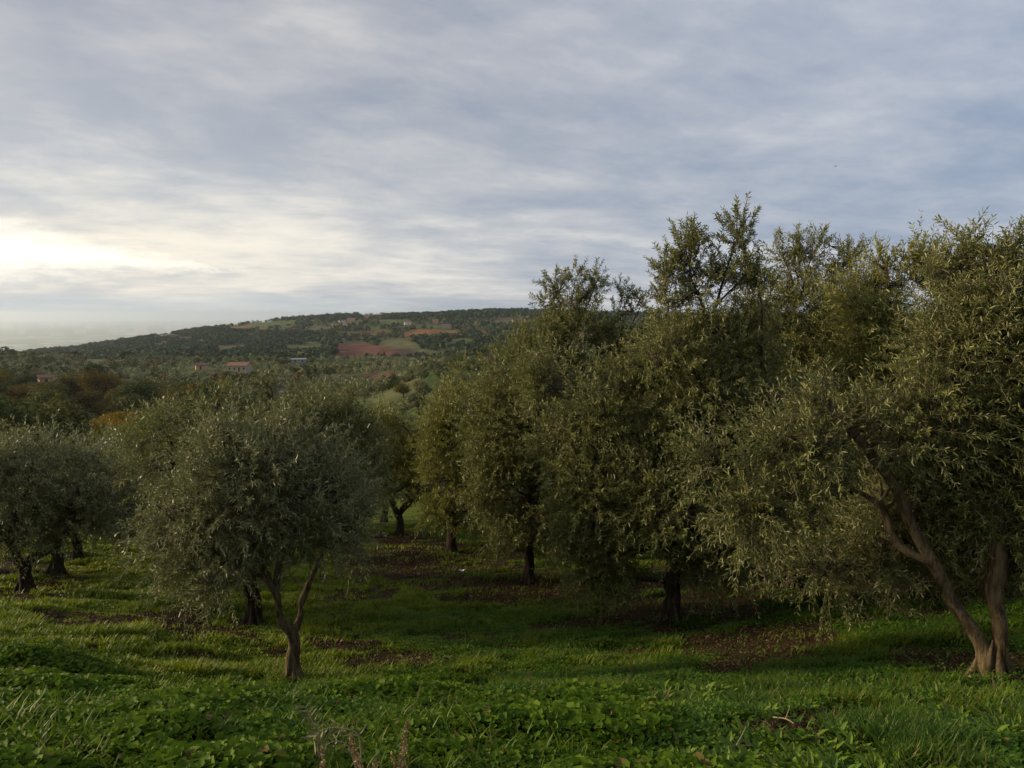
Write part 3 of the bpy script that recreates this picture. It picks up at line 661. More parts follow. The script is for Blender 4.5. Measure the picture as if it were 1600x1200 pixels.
olive('olive_tree', gb(1050, 972, 9.4), [(1040, 570, 100, 75, 0), (960, 645, 96, 86, 0), (1080, 640, 110, 96, 0), (940, 765, 95, 88, -.1), (1050, 775, 120, 88, -.2), (935, 872, 62, 68, 0), (1130, 560, 95, 75, .2), (1170, 680, 90, 100, 0), (1040, 845, 98, 58, 0), (880, 705, 60, 68, .1), (1125, 858, 80, 66, 0), (895, 835, 52, 66, .2), (1180, 800, 80, 86, .3), (970, 872, 66, 44, 0), (1120, 876, 60, 38, 0), (1230, 740, 70, 90, .5), (870, 600, 60, 60, .3)], 9.4,
      seed=10, clear=[([(1048, 968), (1049, 915)], 26)], shoots=7200, pairs=13, leaf=.058, lw=.0135, trunk_r=.12, fork_h=.75, label='biggest olive tree, right of centre, with a bare-stemmed open top against the clouds',
      sprays=[dict(path=[(1115, 530), (1095, 470), (1078, 425), (1085, 378)], n=80, w=.36, r=.024), dict(path=[(1095, 465), (1055, 430), (1035, 415)], n=60, w=.20, r=.014), dict(path=[(1110, 510), (1130, 438), (1150, 378), (1160, 350)], n=95, w=.30, r=.020),
              dict(path=[(1125, 470), (1160, 435), (1178, 412)], n=60, w=.22, r=.014), dict(path=[(1030, 520), (1045, 480), (1035, 462)], n=36, w=.24, r=.014), dict(path=[(1090, 440), (1072, 390), (1088, 358)], n=45, w=.16, r=.01),
              dict(path=[(1190, 560), (1190, 480), (1180, 430)], n=40, w=.26, r=.014)])
olive('olive_tree', gb(1240, 918, 11.8), [(1265, 470, 66, 46, 0), (1335, 470, 56, 50, 0), (1240, 510, 100, 66, 0), (1190, 590, 100, 90, 0), (1300, 590, 100, 95, 0), (1240, 720, 110, 95, 0), (1330, 500, 80, 64, 0), (1290, 830, 110, 84, .3), (1390, 800, 80, 80, .3), (1180, 520, 60, 50, 0), (1190, 800, 80, 70, .3), (1380, 560, 70, 70, .2)], 11.8,
      seed=11, shoots=5200, pairs=11, leaf=.068, lw=.016, trunk_r=.11, fork_h=1.0, two=False, label='olive tree behind, its thin upright tips between the open top and the right edge tree',
      sprays=[dict(path=[(1240, 480), (1235, 430), (1215, 385)], n=70, w=.30, r=.018), dict(path=[(1250, 470), (1265, 410), (1285, 368)], n=60, w=.24, r=.016), dict(path=[(1245, 450), (1250, 400), (1245, 370)], n=40, w=.22, r=.014),
              dict(path=[(1325, 480), (1330, 420), (1328, 392)], n=90, w=.32, r=.016), dict(path=[(1290, 480), (1300, 440), (1310, 420)], n=30, w=.22, r=.014)])
olive('olive_tree', gb(1450, 925, 10.5), [(1350, 462, 60, 50, 0), (1420, 445, 64, 48, 0), (1400, 490, 90, 70, 0), (1440, 560, 100, 96, 0), (1380, 620, 100, 90, 0), (1480, 475, 72, 70, 0), (1500, 700, 120, 100, 0), (1400, 770, 110, 96, .2), (1530, 820, 90, 80, .2)], 10.5,
      seed=12, shoots=4200, pairs=11, leaf=.066, lw=.0155, trunk_r=.11, fork_h=.9, two=False, mat_leaf='leaf_yellow', label='sunlit yellowish olive crown behind the right edge tree',
      sprays=[dict(path=[(1390, 450), (1385, 420), (1378, 402)], n=40, w=.26, r=.014), dict(path=[(1430, 440), (1432, 412), (1430, 392)], n=40, w=.24, r=.014)])
# the right edge tree, two stems from one foot
olive('olive_tree', gb(1552, 1060, 6.0), [(1545, 505, 75, 60, .3), (1605, 520, 80, 80, .4), (1510, 560, 80, 75, .1), (1600, 640, 100, 100, .3), (1460, 650, 85, 66, -.1), (1340, 690, 95, 66, -.3), (1245, 705, 80, 66, -.4), (1185, 785, 75, 66, -.4), (1290, 795, 90, 66, -.2),
      (1400, 770, 90, 70, .3), (1390, 860, 80, 56, .3), (1290, 880, 66, 44, .1), (1500, 770, 85, 85, .4), (1590, 800, 90, 90, .4), (1650, 720, 85, 110, .4), (1500, 880, 56, 36, .4), (1590, 890, 50, 46, .3), (1190, 850, 40, 40, -.3), (1125, 725, 48, 48, -.4), (1690, 590, 85, 110, .5)], 6.0,
      limbs=[[('b', 0, 0, .100), (1543, 1030, 0, .068), (1534, 1008, 0, .055), (1516, 980, 0, .046), (1492, 945, 0, .042), (1474, 910, 0, .039), (1455, 872, 0, .040), (1425, 820, -.05, .040), (1402, 768, -.1, .036), (1345, 690, -.2, .030), (1295, 635, -.25, .022), (1240, 610, -.3, .010)],
             [('b', 0, .04, .095), (1558, 1020, .05, .060), (1562, 980, .05, .048), (1556, 930, .08, .046), (1562, 870, .1, .05), (1560, 760, .2, .05), (1580, 640, .3, .035), (1560, 520, .3, .018), (1535, 450, .3, .008)],
             [(1462, 880, 0, .04), (1425, 865, 0, .034), (1395, 840, 0, .03), (1375, 790, 0, .022), (1320, 760, -.1, .015), (1240, 740, -.2, .008)],
             [(1562, 860, .1, .045), (1620, 780, .3, .035), (1660, 680, .4, .02), (1680, 600, .4, .01)],
             [(1560, 740, .2, .04), (1500, 640, .2, .028), (1480, 560, .2, .014)]],
      seed=13, bark='bark', shoots=6300, pairs=13, clear=[([(1545, 1050), (1518, 980), (1474, 910), (1455, 872), (1402, 768)], 32), ([(1390, 750), (1345, 690), (1330, 672)], 20), ([(1556, 1040), (1558, 980), (1556, 930), (1560, 885)], 36), ([(1462, 880), (1425, 865), (1390, 840)], 28)], leaf=.047, lw=.0092, trunk_r=.12, fork_h=.9, label='nearest olive tree at the right edge, two gnarled stems from one foot',
      sprays=[dict(path=[(1500, 490, .3), (1475, 450, .2), (1462, 425, .2)], n=26, w=.13, r=.01), dict(path=[(1530, 470, .3), (1514, 415, .3), (1508, 378, .3)], n=36, w=.13, r=.012), dict(path=[(1560, 470, .3), (1560, 420, .3), (1552, 388, .3)], n=46, w=.15, r=.012),
              dict(path=[(1600, 470, .4), (1600, 425, .4), (1590, 396, .4)], n=50, w=.16, r=.012), dict(path=[(1300, 650, -.3), (1285, 610, -.4), (1288, 575, -.4)], n=10, w=.06, r=.006), dict(path=[(1200, 860, -.3), (1195, 900, -.3), (1202, 935, -.3)], n=9, w=.07, r=.006),
              dict(path=[(1370, 890, -.1), (1378, 930, -.1), (1388, 965, -.1)], n=7, w=.05, r=.006)])
# farther rows and neighbours outside the frame
rows = [(900, 870, 16.5, 'olive tree of the row behind the central tree'), (1080, 868, 17.5, 'olive tree of the back row behind the biggest tree'), (1330, 872, 16.5, 'olive tree in the dark back row right of the biggest tree'),
        (1520, 880, 14.5, 'olive tree in the dark back row behind the right edge tree'), (1690, 900, 11.0, 'olive tree just outside the right edge, filling the corner'), (-120, 880, 17.0, 'olive tree beyond the left edge of the grove'),
        (600, 815, 22.0, 'olive tree of the farthest row, left in the middle gap'), (760, 822, 21.0, 'olive tree of the farthest row behind the narrow tree'), (960, 828, 21.0, 'olive tree of the farthest row behind the central tree'), (1880, 930, 9.5, 'olive tree outside the frame, right of the corner tree'), (1850, 880, 15.0, 'olive tree outside the frame, at the back on the right'), (1200, 832, 20.0, 'olive tree of the farthest row behind the open top'), (430, 830, 21.0, 'olive tree of the farthest row behind the Y-forked tree'), (250, 838, 20.5, 'olive tree of the farthest row left of the Y-forked tree')]
for i, (px, py, d, lab) in enumerate(rows):
    k = 15.0/d
    lb = [(px-90*k, py-170*k, 60*k, 60*k, 0), (px+95*k, py-170*k, 60*k, 60*k, 0), (px-80*k, py-75*k, 60*k, 44*k, 0), (px+85*k, py-75*k, 60*k, 44*k, 0), (px, py-190*k, 80*k, 70*k, 0), (px-55*k, py-130*k, 70*k, 70*k, 0), (px+55*k, py-130*k, 70*k, 70*k, 0), (px+20*k, py-90*k, 80*k, 50*k, 0), (px+10, py-240*k, 46*k, 40*k, 0)]
    olive('olive_tree', gb(px, py, d), lb, d, seed=20+i, shoots=1500, pairs=10, leaf=.09, lw=.024, trunk_r=.12, fork_h=.8, two=False, twigs=False, label=lab)

# ------------------------------------------------------------------ buildings
M['wall_cream'] = plain_mat('cream_plaster', (.38, .31, .22), .9, .2, .12)
M['wall_white'] = plain_mat('white_plaster', (.70, .66, .60), .9, .2, .08)
M['wall_pink'] = plain_mat('salmon_plaster', (.52, .30, .20), .9, .2, .12)
M['wall_grey'] = plain_mat('pale_blue_sheet', (.24, .26, .28), .6, .3, .08)
M['tile'] = plain_mat('terracotta_tiles', (.22, .125, .085), .9, .2, .3, 8)
M['sheet'] = plain_mat('pale_roof_sheet', (.30, .30, .30), .6, .3, .08)
M['dark_pane'] = plain_mat('dark_window', (.03, .032, .036), .3, .5, .1)
M['stone'] = plain_mat('stone', (.40, .36, .30), .9, .2, .2)
def box(V, Fl, x0, x1, y0, y1, z0, z1):
    o = len(V); V += [(x0, y0, z0), (x1, y0, z0), (x1, y1, z0), (x0, y1, z0), (x0, y0, z1), (x1, y0, z1), (x1, y1, z1), (x0, y1, z1)]
    Fl += [(o, o+3, o+2, o+1), (o+4, o+5, o+6, o+7), (o, o+1, o+5, o+4), (o+1, o+2, o+6, o+5), (o+2, o+3, o+7, o+6), (o+3, o, o+4, o+7)]
def simple(name, V, Fl, m, parent):
    me = bpy.data.meshes.new(name); me.from_pydata([tuple(map(float, q)) for q in V], [], Fl); me.materials.append(m); me.update(); return obj(name, me, parent)
open_view = []      # the ground before each house is kept clear of trees
def house(px, py, w, dpt, h, rz, label, wall='wall_cream', roof='tile', rise=1.4, floors=1, wins=3, d0=100, chimney=True, group='houses on the hillsides', name='farmhouse'):
    p = hit(px, py, d0); dh = hypot(p[0], p[1]); open_view.append((px, dh, w*.62*F/dh, py-26, py)); root = empty(name, (p[0], p[1], p[2]-.6), -atan2(p[0], p[1])+radians(rz))
    V, Fl = [], []; box(V, Fl, -w/2, w/2, -dpt/2, dpt/2, -1.5, h+.6)
    o = len(V)  # gables
    V += [(-w/2, -dpt/2, h+.6), (-w/2, dpt/2, h+.6), (-w/2, 0, h+.6+rise*.98), (w/2, -dpt/2, h+.6), (w/2, dpt/2, h+.6), (w/2, 0, h+.6+rise*.98)]; Fl += [(o, o+2, o+1), (o+3, o+4, o+5)]
    simple('wall', V, Fl, M[wall], root)
    V, Fl = [], []; e = .5; zt = h+.6
    for s in (-1, 1):
        o = len(V); a = (s*(dpt/2+e)); zb = zt-rise*e/(dpt/2)+.02
        V += [(-w/2-e, a, zb), (w/2+e, a, zb), (w/2+e, 0, zt+rise+.02), (-w/2-e, 0, zt+rise+.02), (-w/2-e, a, zb+.18), (w/2+e, a, zb+.18), (w/2+e, 0, zt+rise+.2), (-w/2-e, 0, zt+rise+.2)]
        Fl += [(o, o+1, o+2, o+3), (o+4, o+5, o+6, o+7), (o, o+1, o+5, o+4), (o+1, o+2, o+6, o+5), (o+3, o, o+4, o+7)]
    rf = simple('roof', V, Fl, M[roof], root)
    if chimney:
        V, Fl = [], []; box(V, Fl, w*.2, w*.2+.6, .3, .9, zt+rise*.5, zt+rise+.9); simple('chimney', V, Fl, M['wall_cream'], rf)
    for f in range(floors):
        for k in range(wins):
            xx = -w/2+(k+.5)*w/wins; zz = .6+h/floors*(f+.45)
            door = (f == 0 and k == wins//2)
            V, Fl = [], []
            box(V, Fl, xx-.5, xx+.5, -dpt/2-.06, -dpt/2+.05, (.6 if door else zz-.5), zz+.75)
            simple('door' if door else 'window', V, Fl, M['dark_pane'], root)
    return tag(root, label, 'house', group)
house(375, 580, 12, 8, 3.6, -28, 'cream farmhouse with a wide terracotta roof on the middle slope', d0=200, wins=4, rise=1.6)
house(71, 600, 4.5, 4, 2.6, 10, 'small salmon hut on the left of the valley', wall='wall_pink', d0=150, wins=1, rise=.8, chimney=False, name='hut')
house(90, 600, 4.0, 3.2, 1.9, -10, 'low pale shed just right of the salmon hut', wall='wall_white', roof='sheet', d0=150, wins=1, rise=.5, chimney=False, name='shed')
house(313, 577, 5, 4, 2.6, 5, 'tiny pale pink house left of the cream farmhouse', wall='wall_pink', d0=200, wins=1, rise=.9, chimney=False)
house(467, 566, 11, 6, 2.4, 0, 'pale blue-grey shed with a flat sheet roof amid the olives', wall='wall_grey', roof='sheet', d0=250, wins=2, rise=.5, chimney=False, name='shed')
house(160, 583, 3.5, 3, 2, 0, 'tiny white field shed above the rust-brown trees', wall='wall_white', roof='sheet', d0=150, wins=1, rise=.4, chimney=False, name='shed')
house(661, 562, 2.5, 2.5, 2.8, 0, 'tiny white cabin at the left foot of the green meadow', wall='wall_white', d0=150, wins=1, rise=.6, chimney=False, name='hut')
for px, py, w_, h_, rz, wl, lab in [(535, 505, 15, 5, 10, 'wall_white', 'white house, leftmost of the cluster below the ridge'), (549, 503, 17, 7, -12, 'wall_pink', 'pink two-storey house topmost in the cluster below the ridge'), (543, 509, 20, 5, 0, 'wall_white', 'long white house lowest in the cluster below the ridge'),
        (522, 511, 9, 4, 20, 'wall_grey', 'grey shed at the lower left of the cluster below the ridge'), (404, 503, 13, 6, 10, 'wall_cream', 'cream house, left of three on the skyline field'), (413, 503, 14, 8, -10, 'wall_pink', 'tall ochre house, middle of three on the skyline field'), (422, 504, 11, 6, 0, 'wall_white', 'white house, right of three on the skyline field'),
        (637, 507, 14, 5, 5, 'wall_white', 'low white house on the wooded slope left of the ochre one'), (680, 505, 12, 6, -8, 'wall_pink', 'pinkish house high on the slope above the orange field'), (698, 513, 17, 6, 0, 'wall_cream', 'ochre-framed house at the top edge of the orange field'),
        (510, 532, 9, 4, 0, 'wall_white', 'lone white house in the woods left of the red field'), (533, 533, 11, 3, 0, 'wall_cream', 'low cream house directly above the red field'), (246, 541, 10, 4, 0, 'wall_cream', 'pale farm building in the dark wood on the left slope'), (256, 539, 8, 5, 10, 'wall_pink', 'pink farm building in the dark wood on the left slope'),
        (1036, 494, 12, 6, 0, 'wall_white', 'white village house glimpsed left of the open tree top'), (1048, 493, 14, 8, 12, 'wall_pink', 'pink village house glimpsed beside the open tree top'), (1018, 497, 12, 6, -10, 'wall_white', 'lower white village house glimpsed through the olive twigs'), (905, 528, 14, 6, 0, 'wall_pink', 'pink house glimpsed through the central olive crown')]:
    house(px, py, w_, 9, h_, rz, lab, wall=wl, rise=1.8, floors=2 if h_ > 5 else 1, wins=4, d0=500)
# power poles on the meadow
M['pole'] = plain_mat('grey_pole', (.30, .26, .20), .9, .2, .2)
for px, py, hh, lab in [(720, 558, 6.5, 'thin grey utility pole on the green meadow, left of two'), (727, 560, 5.2, 'shorter brown utility pole on the green meadow, right of two')]:
    p = hit(px, py, 120); root = empty('utility_pole', (p[0], p[1], p[2]))
    V, Fq = tubes(np.array([[[0, 0, -.5], [0, 0, hh*.5], [.04, 0, hh]]]), np.array([[.17, .14, .10]]), 8); obj('pole', np_mesh('pole', [(V, Fq, 0)], M['pole'], True), root)
    V, Fl = [], []; box(V, Fl, -.7, .7, -.06, .06, hh-.55, hh-.4); simple('crossarm', V, Fl, M['pole'], root)
    for xx in (-.6, 0, .6):
        V, Fq = tubes(np.array([[[xx, 0, hh-.4], [xx, 0, hh-.28], [xx, 0, hh-.15]]]), np.array([[.05, .08, .03]]), 6); obj('insulator', np_mesh('insulator', [(V, Fq, 0)], M['wall_white'], True), root)
    tag(root, lab, 'utility pole', 'utility poles on the meadow')

# ------------------------------------------------------------------ far trees
def far_crown(g, r, h, nclump, nleaf, size):
    """leaf faces in clumps through a rounded crown standing on z = 0.25 h"""
    c = norm(g.normal(0, 1, (nclump, 3)))*(.35+.5*g.random((nclump, 1)))*[r, r, h*.36]+[0, 0, h*.60]
    own = g.integers(0, nclump, nleaf); v = norm(g.normal(0, 1, (nleaf, 3)))*(.55+.45*g.random((nleaf, 1)))
    P = c[own]+v*[r*.46, r*.46, h*.22]
    N = norm(v+np.array([0, 0, .4])+g.normal(0, .35, (nleaf, 3))); T = norm(np.cross(N, g.normal(0, 1, (nleaf, 3)))); B = np.cross(N, T)
    s = size*(.6+.8*g.random((nleaf, 1)))
    V = np.stack([P-T*s-B*s*.3, P-B*s*.8, P+T*s+B*s*.2, P+B*s*.8], 1).reshape(-1, 3)
    return V, np.arange(nleaf*4).reshape(-1, 4)
def far_tree_proto(name, crown_mat, r, h, seed, nclump=14, nleaf=900, size=.22):
    g = np.random.default_rng(seed); root = empty(name, (0, 0, 0))
    P = np.array([[0, 0, -.5], [.05, 0, h*.2], [-.05, .08, h*.42], [.1, 0, h*.7]]); polys = [(P, np.array([.05, .038, .03, .012])*h)]
    vs, fs, off = [], [], 0
    for a in range(5):
        an = a*1.26+g.random(); tip = np.array([cos(an)*r*.6, sin(an)*r*.6, h*(.55+.25*g.random())]); polys.append((np.array([[0, 0, h*.22], tip*.5+[0, 0, h*.1], tip]), np.array([.025, .015, .006])*h))
    for P, R in polys:
        Q = catmull(P, 4); rr = np.interp(np.linspace(0, 1, len(Q)), np.linspace(0, 1, len(P)), R); V, Fq = tubes(Q[None], rr[None], 6); vs.append(V); fs.append(Fq+off); off += len(V)
    obj('trunk', np_mesh('trunk', [(np.concatenate(vs), np.concatenate(fs), 0)], M['bark'], True), root)
    V, Fq = far_crown(g, r, h, nclump, nleaf, size); obj('crown', np_mesh('crown', [(V, Fq, 0)], crown_mat), root)
    return root
protos = {}
def proto(kind, k):
    key = (kind, k)
    if key not in protos:
        if kind == 'olive': p = far_tree_proto('olive_tree', M['crown_olive'], 2.1, 3.7, 300+k, 12, 1100, .13)
        elif kind == 'oak': p = far_tree_proto('broadleaf_tree', M['crown_green'], 3.6, 7.0, 320+k, 22, 3600, .16)
        elif kind == 'rust': p = far_tree_proto('broadleaf_tree', M['crown_rust'], 3.8, 7.6, 340+k, 22, 3600, .16)
        else: p = far_tree_proto('broadleaf_tree', M['crown_gold'], 3.0, 6.5, 360+k, 18, 3000, .16)
        protos[key] = [p, False]
    return protos[key]
counts = {}
def place_far(kind, x, y, s, label, group):
    k = int(rng.integers(0, 3)); q = proto(kind, k)
    o = q[0] if not q[1] else copy_tree(q[0]); q[1] = True
    o.location = (x, y, Hs(x, y)-.1); o.rotation_euler = (0, 0, rng.random()*6.28); o.scale = (s*(.9+.25*rng.random()), s*(.9+.25*rng.random()), s*(.85+.3*rng.random()))
    tag(o, label, 'olive tree' if kind == 'olive' else 'tree', group); return o
placed = []
def free(x, y, r):
    d = hypot(x, y); z0 = Hs(x, y); px, py = project(np.array([x, y, z0+2.0*r])); pb = project(np.array([x, y, z0]))[1]; hw = r*F/d*.8
    for (hx, dh, w_, yt, yb) in open_view:
        if d < dh+1 and abs(px-hx) < w_+hw and py < yb-2 and pb > yt: return False
    for (a, b, c) in placed:
        if (a-x)**2+(b-y)**2 < ((r+c)*.72)**2: return False
    placed.append((x, y, r)); return True
special = [('rust', 110, 628, 'big rust-brown tree in the valley on the left, wider of two', 1.35), ('rust', 160, 632, 'rust-brown round tree in the valley below the pink hut', 1.45), ('rust', 40, 645, 'brownish tree at the far left of the valley wood', 1.1),
           ('rust', 690, 557, 'orange tree standing alone on the brow of the green meadow', .9), ('oak', 742, 551, 'round dark green tree on the brow of the green meadow', 1.0), ('rust', 790, 545, 'brownish tree at the end of the meadow beside the central olive', .85),
           ('gold', 150, 700, 'golden yellow tree above the left olive, lower left of its clump', 1.0), ('gold', 185, 690, 'golden yellow tree in the middle of the autumn clump', 1.2), ('gold', 205, 703, 'golden tree nearest the Y-forked olive crown', 1.1), ('gold', 125, 698, 'small golden tree at the left end of the autumn clump', .85),
           ('gold', 170, 712, 'orange-gold tree lowest in the autumn clump', 1.0), ('gold', 212, 682, 'yellow-green tree topmost in the autumn clump', 1.0), ('rust', 135, 655, 'russet tree below the big rust-brown trees', 1.0), ('oak', 150, 600, 'tall green tree beside the big rust-brown trees', 1.2),
           ('rust', 655, 618, 'low orange tree in the hollow under the meadow', .7), ('rust', 630, 622, 'russet tree in the hollow under the terraced plot', .7), ('rust', 350, 606, 'orange-brown tree among the olives below the cream house', .6)]
for kind, px, py, lab, s in special:
    p = hit(px, py, 60); placed.append((p[0], p[1], 3.2*s)); ds_ = hypot(p[0], p[1]); (kind != 'rust' or py < 600 or px < 200) and open_view.append((px, ds_-3, 2.2*s*F/ds_, py-5.5*s*F/ds_, py-1.0*F/ds_)); place_far(kind, p[0], p[1], s, lab, 'single trees beyond the grove')
vis_line = lambda px: np.interp(px, [-100, 0, 60, 200, 230, 560, 620, 700, 780, 840, 900], [705, 705, 700, 690, 625, 620, 640, 600, 560, 520, 500])
nb = {'olive': 0, 'oak': 0}
stuff_pts = []        # x, y, radius, height, colour
def samp(n, pxr, dr):
    az = np.arctan((pxr[0]+(pxr[1]-pxr[0])*rng.random(n)-800)/F); d = np.sqrt(dr[0]**2+(dr[1]**2-dr[0]**2)*rng.random(n))
    x, y = d*np.sin(az), d*np.cos(az); z = H(x, y); px, py = project(np.stack([x, y, z], -1)); return x, y, z, px, py, d
def not_field(px, py, d):
    r = np.ones(len(px), bool)
    for poly, col, d0, d1 in fields:
        if d0 in (150, 201): continue
        r &= ~(in_poly(px, py, poly) & (d > d0) & (d < d1))
    return r
# valley wood on the left
x, y, z, px, py, d = samp(1500, (-150, 330), (72, 290)); ok = not_field(px, py, d) & (py < vis_line(px)+60)
for i in np.where(ok)[0][np.argsort(d[ok])]:
    s = .75+.65*rng.random()
    if not free(x[i], y[i], 3.1*s): continue
    if nb['oak'] < 230 and py[i] < vis_line(px[i])+45 and px[i] > -40:
        k = 'rust' if rng.random() < .22 else 'oak'
        place_far(k, x[i], y[i], s, 'dark green tree of the dense valley wood on the left' if k == 'oak' else 'brown autumn tree of the dense valley wood on the left', 'trees of the valley wood' if k == 'oak' else 'brown trees of the valley wood'); nb['oak'] += 1
    elif d[i] > 130: stuff_pts.append((x[i], y[i], 3.2*s, 6.5*s, (.040, .052, .016)))
# olive groves of the middle slope, planted in rows, nearest first
gx, gy = np.meshgrid(np.arange(-60, 61), np.arange(0, 82)); gx, gy = gx.ravel()*6.6, gy.ravel()*8.2+95
th = radians(17); x = gx*cos(th)-gy*sin(th); y = gx*sin(th)+gy*cos(th); x = x+rng.normal(0, .6, len(x)); y = y+rng.normal(0, .6, len(y))
d = np.hypot(x, y); z = H(x, y); px, py = project(np.stack([x, y, z], -1))
gap = fbm(x/45, y/45, 0, 91, 3)
ok = (d > 90) & (d < 760) & (px > -160) & (px < 1900) & (gap < .60) & not_field(px, py, d) & ~((d < 250) & (px < 230)) & (rng.random(len(x)) < .85)
for i in np.where(ok)[0][np.argsort(d[ok])]:
    s = .8+.45*rng.random()
    if not free(x[i], y[i], 1.9*s): continue
    if nb['olive'] < 285 and py[i] < vis_line(px[i])+40 and -20 < px[i] < 860:
        place_far('olive', x[i], y[i], s, 'small round olive tree in the groves across the middle slope', 'olive trees on the middle slope'); nb['olive'] += 1
    elif d[i] > 180: stuff_pts.append((x[i], y[i], 2.1*s, 3.6*s, (.120, .130, .070)))
# terraced plot: dark bushes in rows
# hedges, scrub and wood: everything farther, as one mass
x, y, z, px, py, d = samp(7500, (-200, 2100), (130, 800)); w = fbm(x/60, y/60, 0, 95, 3); ok = (w > .56) & not_field(px, py, d)
for i in np.where(ok)[0]:
    s = .5+.6*rng.random()
    if free(x[i], y[i], 1.6*s): stuff_pts.append((x[i], y[i], 3.0*s, 5*s, (.045, .055, .018) if rng.random() < .75 else (.085, .060, .020)))
def far_mass():
    n = 44000; x, y, z, px, py, d = samp(n, (-160, 2100), (760, 2700))
    w = fbm(x/170, y/170, 0, 97, 4); w2 = fbm(x/60, y/60, 0, 98, 3)
    wood = in_poly(px, py, [(40, 552), (200, 528), (340, 512), (480, 520), (540, 530), (520, 556), (420, 566), (200, 562)]) | in_poly(px, py, [(640, 528), (720, 528), (770, 524), (840, 505), (860, 545), (700, 552), (660, 545)]) | (py < 492) | in_poly(px, py, [(480, 497), (620, 490), (840, 482), (840, 500), (700, 502), (620, 500)])
    ok = not_field(px, py, d) & (((w > .47) & (w2 > .40)) | (wood & (rng.random(n) < .95)) | (rng.random(n) < .22))
    for i in np.where(ok)[0]:
        s = .7+.8*rng.random(); q = rng.random()
        c = (.030, .046, .020) if wood[i] or q < .6 else ((.070, .078, .040) if q < .85 else (.085, .058, .022))
        stuff_pts.append((x[i], y[i], 4.6*s, 7.0*s, c))
    # tree line on the crest
    for q in np.arange(45, 1000, 2.6):
        r = ray(q, 540); r = r/hypot(r[0], r[1]); dd = np.linspace(1500, 2900, 160); zz = H(r[0]*dd, r[1]*dd); j = np.argmax(zz/dd)
        if rng.random() < .8:
            e = dd[j]+rng.normal(0, 12); s = .45+.75*rng.random()**1.6; stuff_pts.append((r[0]*e, r[1]*e, 4.2*s, 6.8*s, (.045, .052, .024)))
far_mass()
SP = np.array([q[:4] for q in stuff_pts]); SC = np.array([q[4] for q in stuff_pts])
SC = SC*(.85+.95*rng.random((len(SC), 1)))*np.array([1.15, 1.1, 1.0])
def build_mass():
    g = np.random.default_rng(77); sd = np.hypot(SP[:, 0], SP[:, 1]); Z = H(SP[:, 0], SP[:, 1])
    near = sd < 760; VS, FS, TS, off = [], [], [], 0
    for sel, nl in ((near, 90), (~near, 34)):
        P = SP[sel]; z = Z[sel]; c = SC[sel]; n = len(P)
        v = norm(g.normal(0, 1, (n, nl, 3))); v[..., 2] = np.abs(v[..., 2])*1.6-.80
        lump = .65+.5*vnoise(v[..., 0]*2+np.arange(n)[:, None]*3.1, v[..., 1]*2, v[..., 2]*2, 4)
        ctr = np.c_[P[:, :2], z+P[:, 3]*.45]
        pos = ctr[:, None]+v*lump[..., None]*np.stack([P[:, 2], P[:, 2], P[:, 3]*.55], -1)[:, None]
        N = norm(v+g.normal(0, .35, v.shape)); T = norm(np.cross(N, g.normal(0, 1, v.shape))); B = np.cross(N, T)
        s = (P[:, 2]*(.17 if nl > 50 else .30))[:, None, None]*(.6+.8*g.random((n, nl, 1)))
        V = np.stack([pos-T*s, pos-B*s*.8, pos+T*s, pos+B*s*.8], 2).reshape(-1, 3)
        VS.append(V); FS.append(np.arange(len(V)).reshape(-1, 4)+off); off += len(V); TS.append(np.repeat(c, nl*4, 0))
    me = np_mesh('distant_woodland', [(np.concatenate(VS), np.concatenate(FS), 0)], M['wood_mass'], False, {'tint': np.concatenate(TS)})
    o = obj('distant_woodland', me); tag(o, 'woods, hedges and scrub over the far hillsides', 'woodland', kind='stuff')
build_mass()

